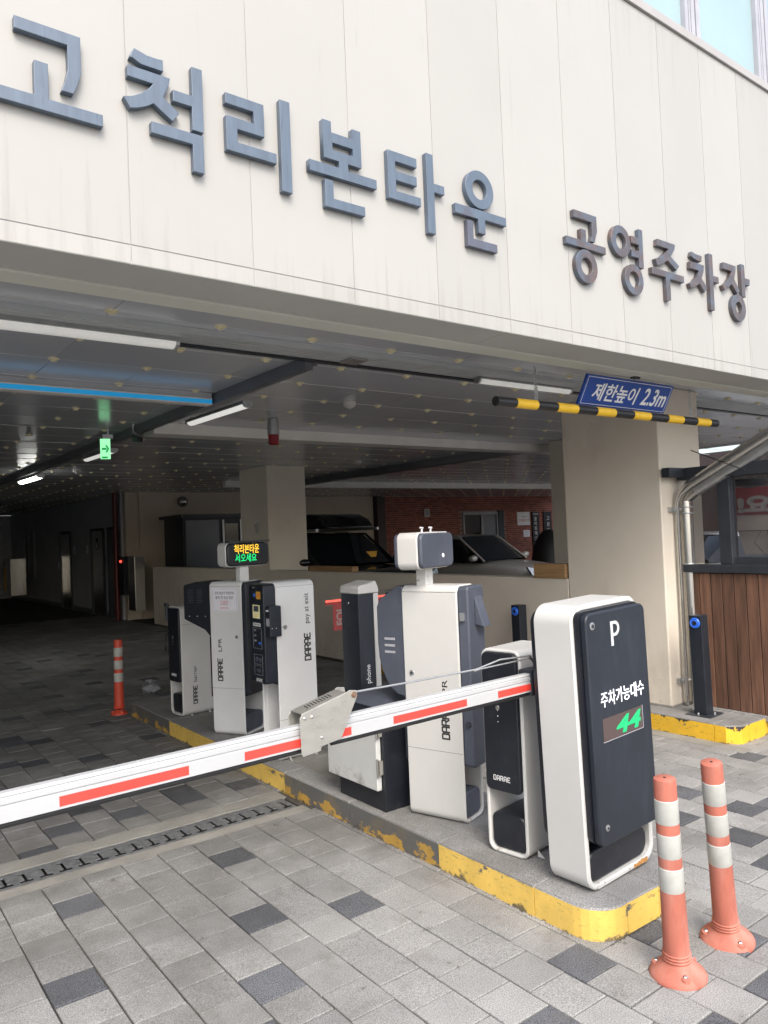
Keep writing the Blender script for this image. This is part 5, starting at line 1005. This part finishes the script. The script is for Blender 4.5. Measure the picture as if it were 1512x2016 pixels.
# ================================================================== CARS
def car(name, lb, loc, rz, L, Wd, H, paint, hood=.62, belt=.60, suv=False):
    """nose at -y; body lofted through stations, glasshouse on top"""
    t = thing(name, lb, 'car', loc, (0, 0, rz)); hw = Wd / 2
    hz = H * (.60 if not suv else .66); bz_ = H * (.64 if not suv else .68)
    st = [(-.5, .70, .34, .44), (-.485, .84, .22, .50), (-.44, .94, .17, hz * .90 / 1), (-.34, .985, .16, hz * .965), (-.20, 1, .16, bz_ * .985), (-.05, 1, .16, bz_), (.15, 1, .16, bz_ * 1.02), (.33, .99, .17, bz_ * 1.05), (.44, .95, .2, bz_ * (1.0 if not suv else 1.06)), (.49, .86, .25, bz_ * .86), (.5, .78, .34, bz_ * .70)]
    vs = []; fs = []; n = 12
    for y, ww, zl, zt in st:
        yy = y * L; a = hw * ww; mid = zl + (zt - zl) * .55
        half = [(0, zl), (a * .86, zl), (a * .97, zl + .06), (a, mid), (a * .985, zl + (zt - zl) * .80), (a * .90, zt - .012), (a * .55, zt + .012 * (1 if zt < 1.2 else 1))]
        ring = [(p, yy, z) for p, z in half] + [(0, yy, zt + .02)] + [(-p, yy, z) for p, z in half[::-1][:-1]]
        n = len(ring); vs += ring
    for i in range(len(st) - 1):
        for k in range(n): fs.append((i * n + k, (i + 1) * n + k, (i + 1) * n + (k + 1) % n, i * n + (k + 1) % n))
    fs += [tuple(range(n)), tuple(range((len(st) - 1) * n, len(st) * n))[::-1]]
    b = MB().add(vs, fs).build('body', paint, t, smooth=38)
    ss = b.modifiers.new('sub', 'SUBSURF'); ss.levels = 1; ss.render_levels = 2
    # glasshouse
    gst = [(-.19 if not suv else -.20, .86, bz_, bz_ + .012), (-.04, .78, bz_, H - .035), (.04, .77, bz_, H - .004), (.18, .77, bz_, H), (.30, .75, bz_, H - (.05 if not suv else .01)), (.43 if not suv else .475, .72, bz_, bz_ + (.04 if not suv else .10))]
    vs = []; 
    for y, ww, zl, zt in gst:
        a0 = hw * .93; a1 = hw * ww
        if zt - zl < .2: a1 = hw * .88
        vs += [(a0, y * L, zl - .02), (a1 + (a0 - a1) * .08, y * L, zt - .05 * min(1, (zt - zl) / .2)), (a1 * .86, y * L, zt), (-a1 * .86, y * L, zt), (-(a1 + (a0 - a1) * .08), y * L, zt - .05 * min(1, (zt - zl) / .2)), (-a0, y * L, zl - .02)]
    fs = [(i * 6 + k, (i + 1) * 6 + k, (i + 1) * 6 + (k + 1) % 6, i * 6 + (k + 1) % 6) for i in range(len(gst) - 1) for k in range(6)]
    MB().add(vs, fs).build('windows', M_glassd, t, smooth=30)
    # roof skin and pillars in paint
    rv = []
    sec = [gst[1], gst[2], gst[3], gst[4]]
    for y, ww, zl, zt in sec:
        a1 = hw * ww; rv += [(a1 * 1.01 + .012, y * L, zt - .052), (a1 * .86, y * L, zt + .008), (0, y * L, zt + .014), (-a1 * .86, y * L, zt + .008), (-a1 * 1.01 - .012, y * L, zt - .052)]
    fs = [(i * 5 + k, (i + 1) * 5 + k, (i + 1) * 5 + k + 1, i * 5 + k + 1) for i in range(3) for k in range(4)]
    MB().add(rv, fs).build('roof', paint if not suv else M_carK, t, smooth=30)
    y0, z0 = gst[0][0] * L, bz_ + .005; y1, z1 = gst[1][0] * L, H - .045
    for s in (-1, 1):
        MB().tube([(s * hw * .90, y0 - .03, z0), (s * hw * .80, y1, z1), (s * hw * .785, gst[2][0] * L, H - .03)], .022, 6).build('windscreen_post', paint, t, smooth=60)
        MB().tube([(s * hw * .875, .20 * L * .6, bz_), (s * hw * .79, .19 * L * .6, H - .04)], .02, 6).build('door_post', M_carK, t)
        g = MB(); g.lathe([(.02, -.02), (.07, .0), (.085, .05), (.07, .10), (.02, .12)], (0, 0, 0), 12, axis='Y'); g.v = [(v[0] * 1.25 + s * (hw + .09), v[1] + y0 + .16, v[2] * .75 + bz_ + .075) for v in g.v]; mr = g.build('mirror', paint if not suv else M_carK, t, smooth=60)
        # headlight
        g = MB(); p = [(s * hw * .95, -.440 * L, hz * .95), (s * hw * .55, -.489 * L, hz * .86), (s * hw * .52, -.492 * L, hz * .76), (s * hw * .92, -.462 * L, hz * .78)]
        g.add([(q[0] * 1.01, q[1] - .012, q[2]) for q in p] + [(q[0] * .98, q[1] + .05, q[2]) for q in p], [(0, 1, 2, 3), (0, 4, 5, 1), (1, 5, 6, 2), (2, 6, 7, 3), (3, 7, 4, 0)]); g.build('headlight', M_lens, t, smooth=20)
        for yy in (-.315 * L, .315 * L):
            wl = MB().lathe([(.10, 0), (.30, .0), (.315, .03), (.315, .17), (.30, .20), (.1, .2)], (0, 0, 0), 28, axis='X'); wl.v = [(v[0] + (hw + .01 if s > 0 else -hw + .19), v[1] + yy, v[2] + .315) for v in wl.v]; wo = wl.build('wheel', M_rubber, t, smooth=40)
            rim = MB().lathe([(.19, 0), (.17, .012), (.05, .02), (.02, .03)], (0, 0, 0), 20, axis='X'); rim.v = [(((-v[0]) if s > 0 else v[0]) + (hw + .008) * s, v[1] + yy, v[2] + .315) for v in rim.v]; rim.build('rim', M_galv, wo, smooth=40)
    MB().box((-hw * .42, -.502 * L, .42), (hw * .42, -.494 * L, .56)).build('grille', M_black, t)
    MB().box((-.2, -.508 * L, .33), (.2, -.5025 * L, .41)).build('number_plate', M_wprint, t)
    return t, b
c1, _ = car('parked_sedan', 'grey-beige sedan with tinted glass parked in front of the brick wall', (11.35, 11.9, 0), R(10), 4.2, 1.72, 1.50, M_carG)
c2, _ = car('parked_suv', 'large black car with a roof box, half hidden by the middle pillar', (6.98, 10.85, 0), R(0), 4.2, 1.66, 1.66, M_carK, suv=True)
g = MB(); prof_ = [(-.75, 1.72), (-.60, 1.86), (-.35, 1.95), (.1, 1.98), (.9, 1.96), (1.15, 1.80), (1.15, 1.72)]
g.prism(prof_, -.45, .45, 'X').build('roof_box', M_carK, c2, smooth=30, bevel=.04, seg=3); MB().box((-.62, -.62, 1.675), (-.58, 1.2, 1.72)).box((.58, -.62, 1.675), (.62, 1.2, 1.72)).build('roof_rail', M_galv, c2)
g = MB().prism([(-.10, .06), (.12, .06), (.06, -.05), (-.05, -.05)], 0, .004, 'Z'); g.v = [(v[0] + .38, v[1] * .5 - .74, v[1] * .8 + 1.27 + v[2]) for v in g.v]; g.build('yellow_sticker', M_sticker, c2)
c3, _ = car('parked_white_car', 'white car seen through the mesh screen at the right', (14.4, 7.3, 0), R(70), 4.1, 1.65, 1.38, M_carW)
tag(MB().box((5.46, 7.95, 1.134), (5.56, 9.0, 1.20)).build('timber_plank', M_block, bevel=.003), 'pale plank lying on the low wall before the dark car', 'timber')
bg_ = MB(); rr = random.Random(3); bg_.lathe([(.02, 0), (.09, .01), (.10, .04), (.07, .07), (.03, .085), (.045, .12)], (2.9, 8.15, 0.0), 14)
bg_.v = [(v[0] + rr.uniform(-.022, .022), v[1] + rr.uniform(-.022, .022), max(0, v[2] + rr.uniform(-.012, .012))) for v in bg_.v]
tag(bg_.build('plastic_bag', M_bag), 'crumpled clear plastic bag lying on the dark pavers behind the island', 'bag')
